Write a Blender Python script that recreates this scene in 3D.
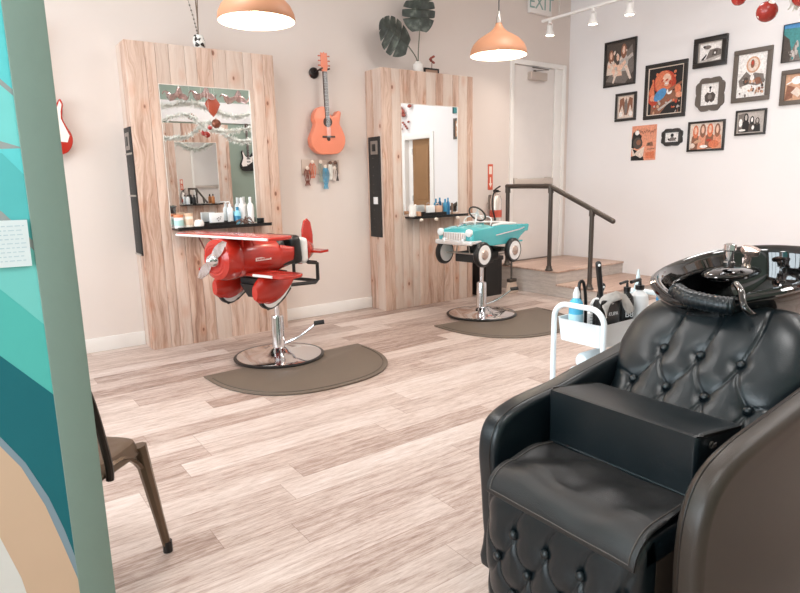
import bpy, bmesh, math, random
from mathutils import Matrix, Vector, Euler
R = math.radians; PI = math.pi
random.seed(4)
for o in list(bpy.data.objects): bpy.data.objects.remove(o)
S = bpy.context.scene; COL = S.collection

# ------------------------------------------------------------ camera
cam = bpy.data.objects.new('camera', bpy.data.cameras.new('camera')); COL.objects.link(cam)
cam.data.sensor_width = 36; cam.data.lens = 607.15 / 800 * 36; cam.data.clip_start = .05
r_ = Vector((0.80830751, -0.58839599, -0.02071525)); u_ = Vector((0.12617349, 0.13874888, 0.98225709)); f_ = Vector((0.57508192, 0.7965795, -0.18639174))
m = Matrix((r_, u_, -f_)).transposed().to_4x4(); m.translation = (0, 0, 1.3); cam.matrix_world = m
S.camera = cam
S.view_settings.view_transform = 'Standard'; S.view_settings.look = 'None'; S.view_settings.gamma = 1
S.view_settings.use_curve_mapping = False; S.view_settings.exposure = 0.10

# ------------------------------------------------------------ world and lights
XW0, XW1, YW0, YW1, ZC = -2.6, 6.53, -1.26, 5.276, 3.6
w = bpy.data.worlds.new('world'); S.world = w; w.use_nodes = True
w.node_tree.nodes['Background'].inputs[0].default_value = (.80, .90, 1, 1)
w.node_tree.nodes['Background'].inputs[1].default_value = 1.5
def area(name, loc, rot, sx, sy, power, col):
    l = bpy.data.lights.new(name, 'AREA'); l.shape = 'RECTANGLE'; l.size = sx; l.size_y = sy; l.energy = power; l.color = col
    o = bpy.data.objects.new(name, l); COL.objects.link(o); o.location = loc; o.rotation_euler = rot; return o
area('window_daylight', (XW0 - .12, 3.35, 1.85), (0, R(-90), 0), 2.5, 3.1, 165, (.84, .94, 1))
area('window_daylight', (XW0 - .12, .3, 1.85), (0, R(-90), 0), 2.5, 2.3, 130, (.84, .94, 1))
CEIL_FILLS = [(.6, 3.3), (3.4, 2.6), (5.3, 1.6), (1.2, .2), (4.2, .1), (-1.2, 1.8)]  # positions of the added fill panels
CEIL_POWER = 25

# ------------------------------------------------------------ materials
def lin(c): c /= 255; return c / 12.92 if c <= .04045 else ((c + .055) / 1.055) ** 2.4
def rgb(r, g, b): return (lin(r), lin(g), lin(b), 1)
MATS = {}
def mat(name, c, rough=.5, metal=0, coat=0, emit=None, es=0, bump=0, bscale=60, var=0, spec=.5):
    if name in MATS: return MATS[name]
    m = bpy.data.materials.new(name); m.use_nodes = True; nt = m.node_tree; b = nt.nodes['Principled BSDF']
    b.inputs['Base Color'].default_value = rgb(*c); b.inputs['Roughness'].default_value = rough; b.inputs['Metallic'].default_value = metal
    b.inputs['Coat Weight'].default_value = coat; b.inputs['Specular IOR Level'].default_value = spec
    if emit: b.inputs['Emission Color'].default_value = rgb(*emit); b.inputs['Emission Strength'].default_value = es
    tc = nt.nodes.new('ShaderNodeTexCoord'); n = nt.nodes.new('ShaderNodeTexNoise'); n.inputs['Scale'].default_value = bscale; n.inputs['Detail'].default_value = 3
    nt.links.new(tc.outputs['Object'], n.inputs['Vector'])
    if bump:
        bp = nt.nodes.new('ShaderNodeBump'); bp.inputs['Strength'].default_value = bump; bp.inputs['Distance'].default_value = .002
        nt.links.new(n.outputs[0], bp.inputs['Height']); nt.links.new(bp.outputs[0], b.inputs['Normal'])
    v = var if var else .03
    mx = nt.nodes.new('ShaderNodeMix'); mx.data_type = 'RGBA'; n2 = nt.nodes.new('ShaderNodeTexNoise'); n2.inputs['Scale'].default_value = bscale / 8
    nt.links.new(tc.outputs['Object'], n2.inputs['Vector']); nt.links.new(n2.outputs[0], mx.inputs[0])
    c1 = [x * (1 + v) for x in rgb(*c)[:3]] + [1]; c2 = [x * (1 - v) for x in rgb(*c)[:3]] + [1]
    mx.inputs[6].default_value = c1; mx.inputs[7].default_value = c2; nt.links.new(mx.outputs[2], b.inputs['Base Color'])
    MATS[name] = m; return m
class NG:
    def __init__(s, name):
        s.m = bpy.data.materials.new(name); s.m.use_nodes = True; s.nt = s.m.node_tree; s.b = s.nt.nodes['Principled BSDF']; MATS[name] = s.m
    def n(s, t, **k):
        x = s.nt.nodes.new(t)
        for a, v in k.items(): setattr(x, a, v)
        return x
    def l(s, a, b): s.nt.links.new(a, b)
    def math(s, op, a, b=None, c=None):
        x = s.n('ShaderNodeMath', operation=op)
        for i, v in enumerate((a, b, c)):
            if v is None: continue
            if isinstance(v, (int, float)): x.inputs[i].default_value = v
            else: s.l(v, x.inputs[i])
        return x.outputs[0]
    def comb(s, a, b, c=0.0):
        x = s.n('ShaderNodeCombineXYZ')
        for i, v in enumerate((a, b, c)):
            if isinstance(v, (int, float)): x.inputs[i].default_value = v
            else: s.l(v, x.inputs[i])
        return x.outputs[0]
    def noise(s, vec, scale, detail=4, rough=.5):
        x = s.n('ShaderNodeTexNoise'); x.inputs['Scale'].default_value = scale; x.inputs['Detail'].default_value = detail; x.inputs['Roughness'].default_value = rough
        s.l(vec, x.inputs['Vector']); return x.outputs[0]
    def ramp(s, f, stops):
        x = s.n('ShaderNodeValToRGB'); e = x.color_ramp.elements
        while len(e) < len(stops): e.new(.5)
        for i, (p, c) in enumerate(stops): e[i].position = p; e[i].color = rgb(*c)
        s.l(f, x.inputs[0]); return x.outputs[0]
    def mix(s, f, a, b, mode='MIX'):
        x = s.n('ShaderNodeMix', data_type='RGBA', blend_type=mode)
        for i, v in ((0, f), (6, a), (7, b)):
            if isinstance(v, (int, float)): x.inputs[i].default_value = v
            elif isinstance(v, tuple): x.inputs[i].default_value = v
            else: s.l(v, x.inputs[i])
        return x.outputs[2]
    def bump(s, h, st, d=.003):
        x = s.n('ShaderNodeBump'); x.inputs['Strength'].default_value = st; x.inputs['Distance'].default_value = d
        s.l(h, x.inputs['Height']); s.l(x.outputs[0], s.b.inputs['Normal'])

def planks_material(name, base, roww=.158, length=1.22, stops=None, axis='x', rough=.42, groove=(120, 92, 78)):
    g = NG(name); tc = g.n('ShaderNodeTexCoord'); sp = g.n('ShaderNodeSeparateXYZ'); g.l(tc.outputs['Object'], sp.inputs[0])
    x, y = (sp.outputs[0], sp.outputs[1]) if axis == 'x' else (g.math('ADD', sp.outputs[1], sp.outputs[0]), sp.outputs[2])
    ry = g.math('DIVIDE', y, roww); row = g.math('FLOOR', ry); fy = g.math('FRACT', ry)
    wn = g.n('ShaderNodeTexWhiteNoise', noise_dimensions='1D'); g.l(row, wn.inputs['W'])
    rx = g.math('ADD', g.math('DIVIDE', x, length), g.math('MULTIPLY', wn.outputs[0], 5.3)); colm = g.math('FLOOR', rx); fx = g.math('FRACT', rx)
    wn2 = g.n('ShaderNodeTexWhiteNoise', noise_dimensions='2D'); g.l(g.comb(row, colm), wn2.inputs['Vector'])
    tone = wn2.outputs[0]
    off = g.math('MULTIPLY', tone, 37.0)
    v1 = g.comb(g.math('MULTIPLY', x, 2.4), g.math('MULTIPLY', y, 22.0), off); n1 = g.noise(v1, 1.8, 8, .72)
    v2 = g.comb(g.math('MULTIPLY', x, 14.0), g.math('MULTIPLY', y, 130.0), off); n2 = g.noise(v2, 1.2, 5, .75)
    f = g.math('ADD', g.math('ADD', g.math('MULTIPLY', n1, .60), g.math('MULTIPLY', n2, .42)), g.math('MULTIPLY', g.math('SUBTRACT', tone, .5), .20))
    c = g.ramp(f, stops)
    gy = g.math('LESS_THAN', g.math('MINIMUM', fy, g.math('SUBTRACT', 1.0, fy)), .008)
    gx = g.math('LESS_THAN', g.math('MINIMUM', fx, g.math('SUBTRACT', 1.0, fx)), .0012)
    gr = g.math('MAXIMUM', gx, gy); c2 = g.mix(g.math('MULTIPLY', gr, .45), c, rgb(*groove))
    g.l(c2, g.b.inputs['Base Color']); g.b.inputs['Roughness'].default_value = rough
    g.bump(g.math('SUBTRACT', n2, g.math('MULTIPLY', gr, 1.2)), .12)
    return g.m
FLOOR = planks_material('vinyl_plank_floor', None, stops=[(.30, (112, 90, 80)), (.41, (160, 136, 125)), (.50, (187, 167, 157)), (.60, (206, 189, 180)), (.74, (218, 208, 202))])
STEPTOP = planks_material('step_planks', None, stops=[(.28, (136, 110, 96)), (.45, (178, 148, 132)), (.6, (198, 170, 154)), (.75, (220, 198, 184))])
STEPSIDE = planks_material('step_riser_planks', None, roww=.27, axis='wall', stops=[(.28, (150, 138, 130)), (.45, (185, 175, 168)), (.6, (206, 196, 188)), (.75, (226, 218, 210))])

def pine(name, stops):                                       # vertical boards, tone read from a per-board attribute
    g = NG(name); tc = g.n('ShaderNodeTexCoord'); sp = g.n('ShaderNodeSeparateXYZ'); g.l(tc.outputs['Object'], sp.inputs[0])
    at = g.n('ShaderNodeAttribute', attribute_name='tone'); tone = at.outputs['Fac']; off = g.math('MULTIPLY', tone, 41.0)
    h = g.math('ADD', sp.outputs[0], sp.outputs[1]); z = sp.outputs[2]
    warp = g.noise(g.comb(g.math('MULTIPLY', h, 5.0), g.math('MULTIPLY', z, 1.4), off), 1.5, 3)
    hw = g.math('ADD', h, g.math('MULTIPLY', warp, .14))
    n1 = g.noise(g.comb(g.math('MULTIPLY', hw, 17.0), g.math('MULTIPLY', z, .9), off), 1.4, 5, .6)
    n2 = g.noise(g.comb(g.math('MULTIPLY', hw, 130.0), g.math('MULTIPLY', z, 4.0), off), 1.1, 3, .6)
    f = g.math('ADD', g.math('ADD', g.math('MULTIPLY', n1, .65), g.math('MULTIPLY', n2, .35)), g.math('MULTIPLY', g.math('SUBTRACT', tone, .5), .22))
    c = g.ramp(f, stops)
    c = g.mix(g.math('MULTIPLY', g.math('GREATER_THAN', tone, .62), .35), c, rgb(196, 184, 174))
    vo = g.n('ShaderNodeTexVoronoi', feature='F1'); vo.inputs['Scale'].default_value = 1.0
    g.l(g.comb(g.math('MULTIPLY', h, 7.5), g.math('MULTIPLY', z, 4.2), off), vo.inputs['Vector'])
    kn = g.n('ShaderNodeMapRange'); kn.inputs[1].default_value = .06; kn.inputs[2].default_value = .10; kn.inputs[3].default_value = 1; kn.inputs[4].default_value = 0; g.l(vo.outputs['Distance'], kn.inputs[0])
    halo = g.n('ShaderNodeMapRange'); halo.inputs[1].default_value = .08; halo.inputs[2].default_value = .34; halo.inputs[3].default_value = .38; halo.inputs[4].default_value = 0; g.l(vo.outputs['Distance'], halo.inputs[0])
    c = g.mix(halo.outputs[0], c, rgb(196, 130, 92)); c = g.mix(g.math('MULTIPLY', kn.outputs[0], .85), c, rgb(120, 70, 48))
    g.l(c, g.b.inputs['Base Color']); g.b.inputs['Roughness'].default_value = .6; g.bump(n2, .12)
    return g.m
PINE = pine('pine_boards', [(.27, (150, 112, 94)), (.38, (188, 154, 135)), (.50, (212, 184, 167)), (.72, (226, 206, 193))])

def wallmat(name, c):
    g = NG(name); tc = g.n('ShaderNodeTexCoord'); n = g.noise(tc.outputs['Object'], 1.3, 4); n2 = g.noise(tc.outputs['Object'], 90, 2)
    a = [x * 1.03 for x in rgb(*c)[:3]]; b = [x * .96 for x in rgb(*c)[:3]]
    g.l(g.mix(n, tuple(a + [1]), tuple(b + [1])), g.b.inputs['Base Color']); g.b.inputs['Roughness'].default_value = .75; g.bump(n2, .12); return g.m
WBACK = wallmat('wall_paint_beige', (226, 214, 207)); WRIGHT = wallmat('wall_paint_white', (238, 233, 232)); WSAGE = wallmat('wall_paint_sage', (150, 165, 152))
WHITE = wallmat('ceiling_paint', (240, 236, 232)); TRIM = mat('white_trim', (242, 238, 234), .35)
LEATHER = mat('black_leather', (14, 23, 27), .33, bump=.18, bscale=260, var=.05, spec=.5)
LEATHER2 = mat('warm_lit_grained_leather', (52, 43, 36), .38, bump=.25, bscale=420, spec=.5)  # same black leather, brown tint of warm lamp light put into its colour
BLK = mat('black_plastic', (24, 23, 23), .35); BLKGLOSS = mat('black_glossy_porcelain', (8, 8, 9), .04, coat=1)
BLKM = mat('black_matte', (34, 32, 31), .6); CHROME = mat('chrome', (225, 225, 228), .08, 1); STEEL = mat('brushed_steel', (190, 185, 180), .3, 1)
RUBBER = mat('rubber_mat', (104, 91, 79), .55, bump=.2, bscale=200); RUBEDGE = mat('rubber_mat_edge', (78, 67, 58), .5)
MIRROR = mat('mirror_glass', (238, 240, 240), .01, 1, var=.001)
RED = mat('red_enamel', (184, 42, 28), .25, coat=.35); WENAM = mat('white_enamel', (240, 238, 236), .25, coat=.3); TEAL = mat('turquoise_enamel', (70, 178, 184), .22, coat=.5)
BRONZE = mat('bronze_pipe', (84, 76, 70), .38, .6); GUNMETAL = mat('gunmetal_chair', (110, 92, 76), .35, .7)
COPPER = mat('copper_lacquer', (196, 138, 104), .5, .05); SHADEIN = mat('shade_inside', (250, 246, 240), .5)
WPLAST = mat('white_plastic', (240, 240, 240), .35); CART = mat('white_cart_steel', (240, 248, 251), .3)
def emis(name, c, s): return mat(name, c, .5, emit=c, es=s)
BULB = emis('bulb_glow', (255, 236, 210), 14); PANEL = emis('fill_panel_glow', (255, 246, 236), 3.0)
g = NG('clear_glass'); gb = g.n('ShaderNodeBsdfGlossy'); gb.inputs['Roughness'].default_value = .02; tb = g.n('ShaderNodeBsdfTransparent'); ms = g.n('ShaderNodeMixShader'); fr = g.n('ShaderNodeFresnel'); fr.inputs[0].default_value = 1.35
g.l(fr.outputs[0], ms.inputs[0]); g.l(tb.outputs[0], ms.inputs[1]); g.l(gb.outputs[0], ms.inputs[2]); g.l(ms.outputs[0], g.nt.nodes['Material Output'].inputs[0]); GLASS = g.m
def C(name, r, g_, b, rough=.5, **k): return mat(name, (r, g_, b), rough, **k)

# ------------------------------------------------------------ mesh builder
class MB:
    def __init__(s, M=None): s.v = []; s.f = []; s.mi = []; s.tone = []; s.M = M or Matrix(); s.cm = 0; s.ct = .5
    def add(s, verts, faces):
        n = len(s.v); s.v += [s.M @ Vector(p) for p in verts]; s.f += [[i + n for i in q] for q in faces]; s.mi += [s.cm] * len(faces); s.tone += [s.ct] * len(faces); return s
    def box(s, c, d, rot=None, bev=0):
        bm = bmesh.new(); bmesh.ops.create_cube(bm, size=1); bmesh.ops.scale(bm, vec=Vector(d), verts=bm.verts)
        if bev: bmesh.ops.bevel(bm, geom=list(bm.edges), offset=min(bev, min(d) * .45), segments=3, profile=.5, affect='EDGES')
        Mx = Matrix.Translation(c) @ (Euler(rot).to_matrix().to_4x4() if rot else Matrix()); bmesh.ops.transform(bm, matrix=Mx, verts=bm.verts)
        bm.verts.index_update(); s.add([v.co for v in bm.verts], [[v.index for v in f.verts] for f in bm.faces]); bm.free(); return s
    def bb(s, x0, x1, y0, y1, z0, z1, bev=0): return s.box(((x0 + x1) / 2, (y0 + y1) / 2, (z0 + z1) / 2), (abs(x1 - x0), abs(y1 - y0), abs(z1 - z0)), None, bev)
    def frame(s, d):
        d = Vector(d).normalized(); a = Vector((0, 0, 1)) if abs(d.z) < .9 else Vector((1, 0, 0)); x = a.cross(d).normalized(); return x, d.cross(x), d
    def lathe(s, prof, c=(0, 0, 0), d=(0, 0, 1), seg=24, sx=1, sy=1):
        x, y, z = s.frame(d) if tuple(d) != (0, 0, 1) else (Vector((1, 0, 0)), Vector((0, 1, 0)), Vector((0, 0, 1))); c = Vector(c); V = []; F = []
        for (r, h) in prof:
            for k in range(seg): a = 2 * PI * k / seg; V.append(c + x * (r * math.cos(a) * sx) + y * (r * math.sin(a) * sy) + z * h)
        for i in range(len(prof) - 1):
            for k in range(seg): k2 = (k + 1) % seg; F.append([i * seg + k, i * seg + k2, (i + 1) * seg + k2, (i + 1) * seg + k])
        if prof[0][0] > 1e-4: F.append(list(range(seg))[::-1])
        if prof[-1][0] > 1e-4: F.append([(len(prof) - 1) * seg + k for k in range(seg)])
        return s.add(V, F)
    def cyl(s, a, b, r, r2=None, seg=16):
        a = Vector(a); b = Vector(b); d = b - a; return s.lathe([(r, 0), (r if r2 is None else r2, d.length)], a, d, seg)
    def tube(s, pts, r, seg=8, closed=False, flat=1):
        pts = [Vector(p) for p in pts]; n = len(pts); V = []; F = []; prev = None
        for i, p in enumerate(pts):
            if closed: t = pts[(i + 1) % n] - pts[i - 1]
            else: t = pts[min(i + 1, n - 1)] - pts[max(i - 1, 0)]
            t.normalize()
            if prev is None: x, y, _ = s.frame(t)
            else: x = (prev - t * prev.dot(t)).normalized(); y = t.cross(x)
            prev = x; rr = r[i] if isinstance(r, (list, tuple)) else r
            for k in range(seg): a = 2 * PI * k / seg; V.append(p + x * (rr * math.cos(a)) + y * (rr * flat * math.sin(a)))
        m = n if closed else n - 1
        for i in range(m):
            j = (i + 1) % n
            for k in range(seg): k2 = (k + 1) % seg; F.append([i * seg + k, i * seg + k2, j * seg + k2, j * seg + k])
        if not closed: F.append(list(range(seg))[::-1]); F.append([(n - 1) * seg + k for k in range(seg)])
        return s.add(V, F)
    def sph(s, c, r, seg=16, rings=10):
        r = (r, r, r) if isinstance(r, (int, float)) else r; V = [Vector(c) + Vector((0, 0, -r[2]))]; F = []
        for i in range(1, rings):
            t = PI * i / rings
            for k in range(seg): a = 2 * PI * k / seg; V.append(Vector(c) + Vector((r[0] * math.sin(t) * math.cos(a), r[1] * math.sin(t) * math.sin(a), -r[2] * math.cos(t))))
        V.append(Vector(c) + Vector((0, 0, r[2]))); N = len(V) - 1
        for k in range(seg):
            k2 = (k + 1) % seg; F.append([0, 1 + k2, 1 + k]); F.append([N, 1 + (rings - 2) * seg + k, 1 + (rings - 2) * seg + k2])
            for i in range(rings - 2): F.append([1 + i * seg + k, 1 + i * seg + k2, 1 + (i + 1) * seg + k2, 1 + (i + 1) * seg + k])
        return s.add(V, F)
    def prism(s, pts, o, ex, ey, depth, bev=0, seg=3):        # polygon in plane (o,ex,ey) extruded along ex x ey
        ex = Vector(ex).normalized(); ey = Vector(ey).normalized(); ez = ex.cross(ey); o = Vector(o)
        bm = bmesh.new(); a = [bm.verts.new(o + ex * p[0] + ey * p[1]) for p in pts]; f = bm.faces.new(a)
        r = bmesh.ops.extrude_face_region(bm, geom=[f]); bmesh.ops.translate(bm, vec=ez * depth, verts=[v for v in r['geom'] if isinstance(v, bmesh.types.BMVert)])
        bmesh.ops.recalc_face_normals(bm, faces=bm.faces)
        if bev:
            E = [e for e in bm.edges if abs(((e.verts[0].co - e.verts[1].co).normalized()).dot(ez)) < .5 and len(e.link_faces) == 2 and max(len(q.verts) for q in e.link_faces) > 4]
            bmesh.ops.bevel(bm, geom=E, offset=bev, segments=seg, profile=.5, affect='EDGES', clamp_overlap=True)
        bm.verts.index_update(); s.add([v.co for v in bm.verts], [[v.index for v in q.verts] for q in bm.faces]); bm.free(); return s
    def grid(s, fn, nu, nv, closeu=False):
        V = [fn(i / (nu if closeu else nu - 1), j / (nv - 1)) for j in range(nv) for i in range(nu)]; F = []
        for j in range(nv - 1):
            for i in range(nu if closeu else nu - 1): i2 = (i + 1) % nu; F.append([j * nu + i, j * nu + i2, (j + 1) * nu + i2, (j + 1) * nu + i])
        return s.add(V, F)
    def slab(s, fn, fb, nu, nv):                              # closed cushion: front surface fn, back surface fb, stitched round the border
        V = [fn(i / (nu - 1), j / (nv - 1)) for j in range(nv) for i in range(nu)]; V += [fb(i / (nu - 1), j / (nv - 1)) for j in range(nv) for i in range(nu)]; F = []; N = nu * nv
        for j in range(nv - 1):
            for i in range(nu - 1):
                q = [j * nu + i, j * nu + i + 1, (j + 1) * nu + i + 1, (j + 1) * nu + i]; F.append(q); F.append([k + N for k in q[::-1]])
        bd = [i for i in range(nu)] + [j * nu + nu - 1 for j in range(1, nv)] + [(nv - 1) * nu + i for i in range(nu - 2, -1, -1)] + [j * nu for j in range(nv - 2, 0, -1)]
        for k in range(len(bd)): a = bd[k]; b = bd[(k + 1) % len(bd)]; F.append([b, a, a + N, b + N])
        return s.add(V, F)
    def build(s, name, mats, parent=None, smooth=35, sub=0):
        mats = mats if isinstance(mats, (list, tuple)) else [mats]
        if parent is not None: inv = wmat(parent).inverted(); loc = None
        else:
            xs = [v.x for v in s.v]; ys = [v.y for v in s.v]; loc = Vector(((min(xs) + max(xs)) / 2, (min(ys) + max(ys)) / 2, min(v.z for v in s.v))); inv = Matrix.Translation(-loc)
        me = bpy.data.meshes.new(name); me.from_pydata([inv @ v for v in s.v], [], s.f)
        for m_ in mats: me.materials.append(m_)
        me.polygons.foreach_set('material_index', s.mi)
        at = me.attributes.new('tone', 'FLOAT', 'FACE'); at.data.foreach_set('value', s.tone)
        bm = bmesh.new(); bm.from_mesh(me); bmesh.ops.recalc_face_normals(bm, faces=bm.faces); bm.to_mesh(me); bm.free()
        if smooth: me.shade_smooth(); me.set_sharp_from_angle(angle=R(smooth))
        o = bpy.data.objects.new(name, me); COL.objects.link(o)
        if parent is not None: o.parent = parent
        else: o.location = loc
        if sub: md = o.modifiers.new('sub', 'SUBSURF'); md.levels = sub; md.render_levels = sub
        return o
def wmat(o):
    M = Matrix.Translation(o.location) @ o.rotation_euler.to_matrix().to_4x4() @ Matrix.Diagonal((*o.scale, 1))
    return wmat(o.parent) @ M if o.parent else M
def tag(o, label, cat, group=None):
    o['label'] = label; o['category'] = cat
    if group: o['group'] = group
    return o
def thing(name, loc, label, cat, rz=0, group=None):
    o = bpy.data.objects.new(name, None); COL.objects.link(o); o.location = loc; o.rotation_euler = (0, 0, rz); o.empty_display_size = .1; return tag(o, label, cat, group)
def struct(o, label=None):
    o['kind'] = 'structure'
    if label: o['label'] = label
    return o
def copy_tree(o, loc=None, label=None, rz=None, parent=None):
    c = o.copy(); COL.objects.link(c)
    if parent: c.parent = parent
    if loc: c.location = loc
    if label: c['label'] = label
    if rz is not None: c.rotation_euler = (0, 0, rz)
    for ch in list(o.children): copy_tree(ch, parent=c)
    return c
def text_part(txt, size, M, name, material, parent=None, ext=.001):
    cu = bpy.data.curves.new(name, 'FONT'); cu.body = txt; cu.size = size; cu.extrude = ext; cu.align_x = 'CENTER'; cu.align_y = 'CENTER'
    t = bpy.data.objects.new(name, cu); COL.objects.link(t); bpy.context.view_layer.update()
    me = bpy.data.meshes.new_from_object(t.evaluated_get(bpy.context.evaluated_depsgraph_get())); bpy.data.objects.remove(t)
    mb = MB(M); mb.add([v.co.copy() for v in me.vertices], [list(p.vertices) for p in me.polygons]); return mb.build(name, material, parent, smooth=0)
def arc(cx, cy, r, a0, a1, n): return [(cx + r * math.cos(R(a0 + (a1 - a0) * i / n)), cy + r * math.sin(R(a0 + (a1 - a0) * i / n))) for i in range(n + 1)]
def spline(pts, n=8, closed=False):
    P = [Vector(p) for p in pts]; out = []; N = len(P)
    rng = range(N) if closed else range(N - 1)
    for i in rng:
        g_ = (lambda k: P[k % N]) if closed else (lambda k: P[max(0, min(N - 1, k))])
        a, b, c, d = g_(i - 1), g_(i), g_(i + 1), g_(i + 2)
        for k in range(n):
            t = k / n; out.append(.5 * ((2 * b) + (c - a) * t + (2 * a - 5 * b + 4 * c - d) * t * t + (3 * b - a - 3 * c + d) * t ** 3))
    if not closed: out.append(P[-1])
    return out

# ============================================================ room shell
T = .15
struct(MB().bb(XW0 - T, XW1 + T, YW0 - T, YW1 + T, -.1, 0).build('floor', FLOOR, smooth=0), 'pale vinyl plank floor')
fl = bpy.data.objects['floor']; fl.location = (fl.location.x, fl.location.y, -.1)
struct(MB().bb(XW0 - T, XW1 + T, YW0 - T, YW1 + T, ZC, ZC + .1).build('ceiling', WHITE, smooth=0))
# door 1 in the back wall: frame X 5.468..6.458, head 2.687, sill .285
D1a, D1b, D1t, HP = 5.468, 6.458, 2.687, .285
m = MB(); m.bb(XW0 - T, D1a + .03, YW1, YW1 + T, 0, ZC); m.bb(D1b - .03, XW1 + T, YW1, YW1 + T, 0, ZC); m.bb(D1a + .03, D1b - .03, YW1, YW1 + T, D1t - .03, ZC); m.bb(D1a + .03, D1b - .03, YW1, YW1 + T, 0, HP)
struct(m.build('wall_back', WBACK, smooth=0))
D2a, D2b, D2t = 1.20, 1.93, 2.02
m = MB(); m.bb(XW1, XW1 + T, YW0 - T, D2a, 0, ZC); m.bb(XW1, XW1 + T, D2b, YW1, 0, ZC); m.bb(XW1, XW1 + T, D2a, D2b, D2t, ZC)
struct(m.build('wall_right', WRIGHT, smooth=0))
struct(MB().bb(XW0 - T, XW1, YW0 - T, YW0, 0, ZC).build('wall_front', WSAGE, smooth=0))
# window wall on the left
WN = [(1.8, 4.9), (-.85, 1.45)]
m = MB(); m.bb(XW0 - T, XW0, YW0, YW1, 0, .6); m.bb(XW0 - T, XW0, YW0, YW1, 3.1, ZC); m.bb(XW0 - T, XW0, YW0, -.85, .6, 3.1); m.bb(XW0 - T, XW0, 1.45, 1.8, .6, 3.1); m.bb(XW0 - T, XW0, 4.9, YW1, .6, 3.1)
struct(m.build('wall_left', WBACK, smooth=0))
for i, (a, b) in enumerate(WN):
    root = bpy.data.objects.new('window_%d' % (i + 1), None); COL.objects.link(root); root.location = (XW0 - .06, (a + b) / 2, .6); root['kind'] = 'structure'
    m = MB(); n = 3
    for z in (.63, 3.07): m.bb(XW0 - .09, XW0 - .03, a, b, z - .03, z + .03)
    for k in range(n + 1): y = a + .03 + (b - a - .06) * k / n; m.bb(XW0 - .09, XW0 - .03, y - .03, y + .03, .6, 3.1)
    m.build('window_frame', BLKM, root, 0)
    for k in range(n): m = MB(); m.bb(XW0 - .064, XW0 - .058, a + .06 + (b - a - .06) * k / n, a + (b - a - .06) * (k + 1) / n, .66, 3.04); m.build('pane', GLASS, root, 0)
struct(MB().bb(XW0, XW1, YW0, YW0 + .03, 2.42, 2.78, .004).build('trim_5', WRIGHT), 'pale painted band high on the sage wall')
# baseboards
m = MB(); m.bb(XW0, 1.159, YW1 - .014, YW1, 0, .115, .004); m.bb(2.346, 3.438, YW1 - .014, YW1, 0, .115, .004); m.bb(4.621, 5.299, YW1 - .014, YW1, 0, .115, .004)
struct(m.build('baseboard_back', TRIM))
m = MB(); m.bb(XW1 - .014, XW1, YW0, D2a - .09, 0, .115, .004); m.bb(XW1 - .014, XW1, D2b + .09, 3.68, 0, .115, .004); struct(m.build('baseboard_right', TRIM))
m = MB(); m.bb(XW0, 2.9, YW0, YW0 + .014, 0, .115, .004); m.bb(4.25, XW1 - .014, YW0, YW0 + .014, 0, .115, .004); struct(m.build('baseboard_front', TRIM))

# door 1
d1 = bpy.data.objects.new('door_1', None); COL.objects.link(d1); d1.location = ((D1a + D1b) / 2, YW1, HP); d1['kind'] = 'structure'; d1['label'] = 'white exit door at the top of the platform'
m = MB(); fy0, fy1 = YW1 - .022, YW1 + .11
m.bb(D1a, D1a + .055, fy0, fy1, HP, D1t, .004); m.bb(D1b - .055, D1b, fy0, fy1, HP, D1t, .004); m.bb(D1a + .055, D1b - .055, fy0, fy1, D1t - .055, D1t, .004)
m.build('door_frame', TRIM, d1)
# the right side of the jamb shows a wide reveal: the leaf stops short of it
LX1 = 6.27
m = MB(); m.bb(LX1, D1b - .055, YW1 - .004, YW1 + .1, HP, D1t - .055, .003); m.build('door_jamb', TRIM, d1)
m = MB(); m.bb(D1a + .058, LX1 - .004, YW1 + .012, YW1 + .056, HP + .012, D1t - .06, .003); m.build('door_leaf', C('door_paint', 236, 229, 225, .4), d1)
m = MB(); m.bb(D1a + .055, LX1, YW1 - .01, YW1 + .09, HP, HP + .012); m.build('threshold', C('threshold_metal', 120, 110, 102, .4), d1)
m = MB(); m.bb(5.53, 6.22, YW1 - .05, YW1 - .01, 1.235, 1.30, .008); m.bb(5.55, 5.60, YW1 - .02, YW1 + .014, 1.225, 1.31, .004); m.bb(6.12, 6.2, YW1 - .03, YW1 + .014, 1.22, 1.315, .004); m.build('push_bar', C('push_bar_grey', 205, 192, 182, .4), d1)
c_ = m = MB(); m.bb(5.78, 6.07, YW1 - .05, YW1 + .014, 2.47, 2.56, .006); cl = m.build('door_closer', C('closer_silver', 200, 186, 176, .35, metal=.3), d1)
m = MB(); m.tube([(5.86, YW1 - .03, 2.57), (6.02, YW1 - .11, 2.585), (5.82, YW1 - .03, 2.61)], .008, 6); m.cyl((5.86, YW1 - .03, 2.55), (5.86, YW1 - .03, 2.58), .018); m.build('closer_arm', C('closer_arm', 110, 98, 90, .4, metal=.5), cl)

# door 2 (seen in the mirror)
d2 = bpy.data.objects.new('door_2', None); COL.objects.link(d2); d2.location = (XW1, (D2a + D2b) / 2, 0); d2['kind'] = 'structure'
m = MB(); m.bb(XW1 - .02, XW1 + .10, D2a - .08, D2a + .02, 0, D2t + .08, .004); m.bb(XW1 - .02, XW1 + .10, D2b - .02, D2b + .08, 0, D2t + .08, .004); m.bb(XW1 - .02, XW1 + .10, D2a + .02, D2b - .02, D2t - .02, D2t + .08, .004); m.build('door_frame', TRIM, d2)
OAK = C('brown_oak_door', 150, 112, 76, .45, var=.15, bscale=20)
m = MB(); m.bb(XW1 + .05, XW1 + .09, D2a + .16, D2b - .022, .01, D2t - .022)
for z0, z1 in ((.15, .85), (.98, 1.9)): m.bb(XW1 + .038, XW1 + .05, D2a + .27, D2b - .13, z0, z1, .012)
dl = m.build('door_leaf', OAK, d2)
m = MB()
for z in (.3, 1.0, 1.8): m.cyl((XW1 + .045, D2a + .155, z - .05), (XW1 + .045, D2a + .155, z + .05), .012, None, 8)
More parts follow.
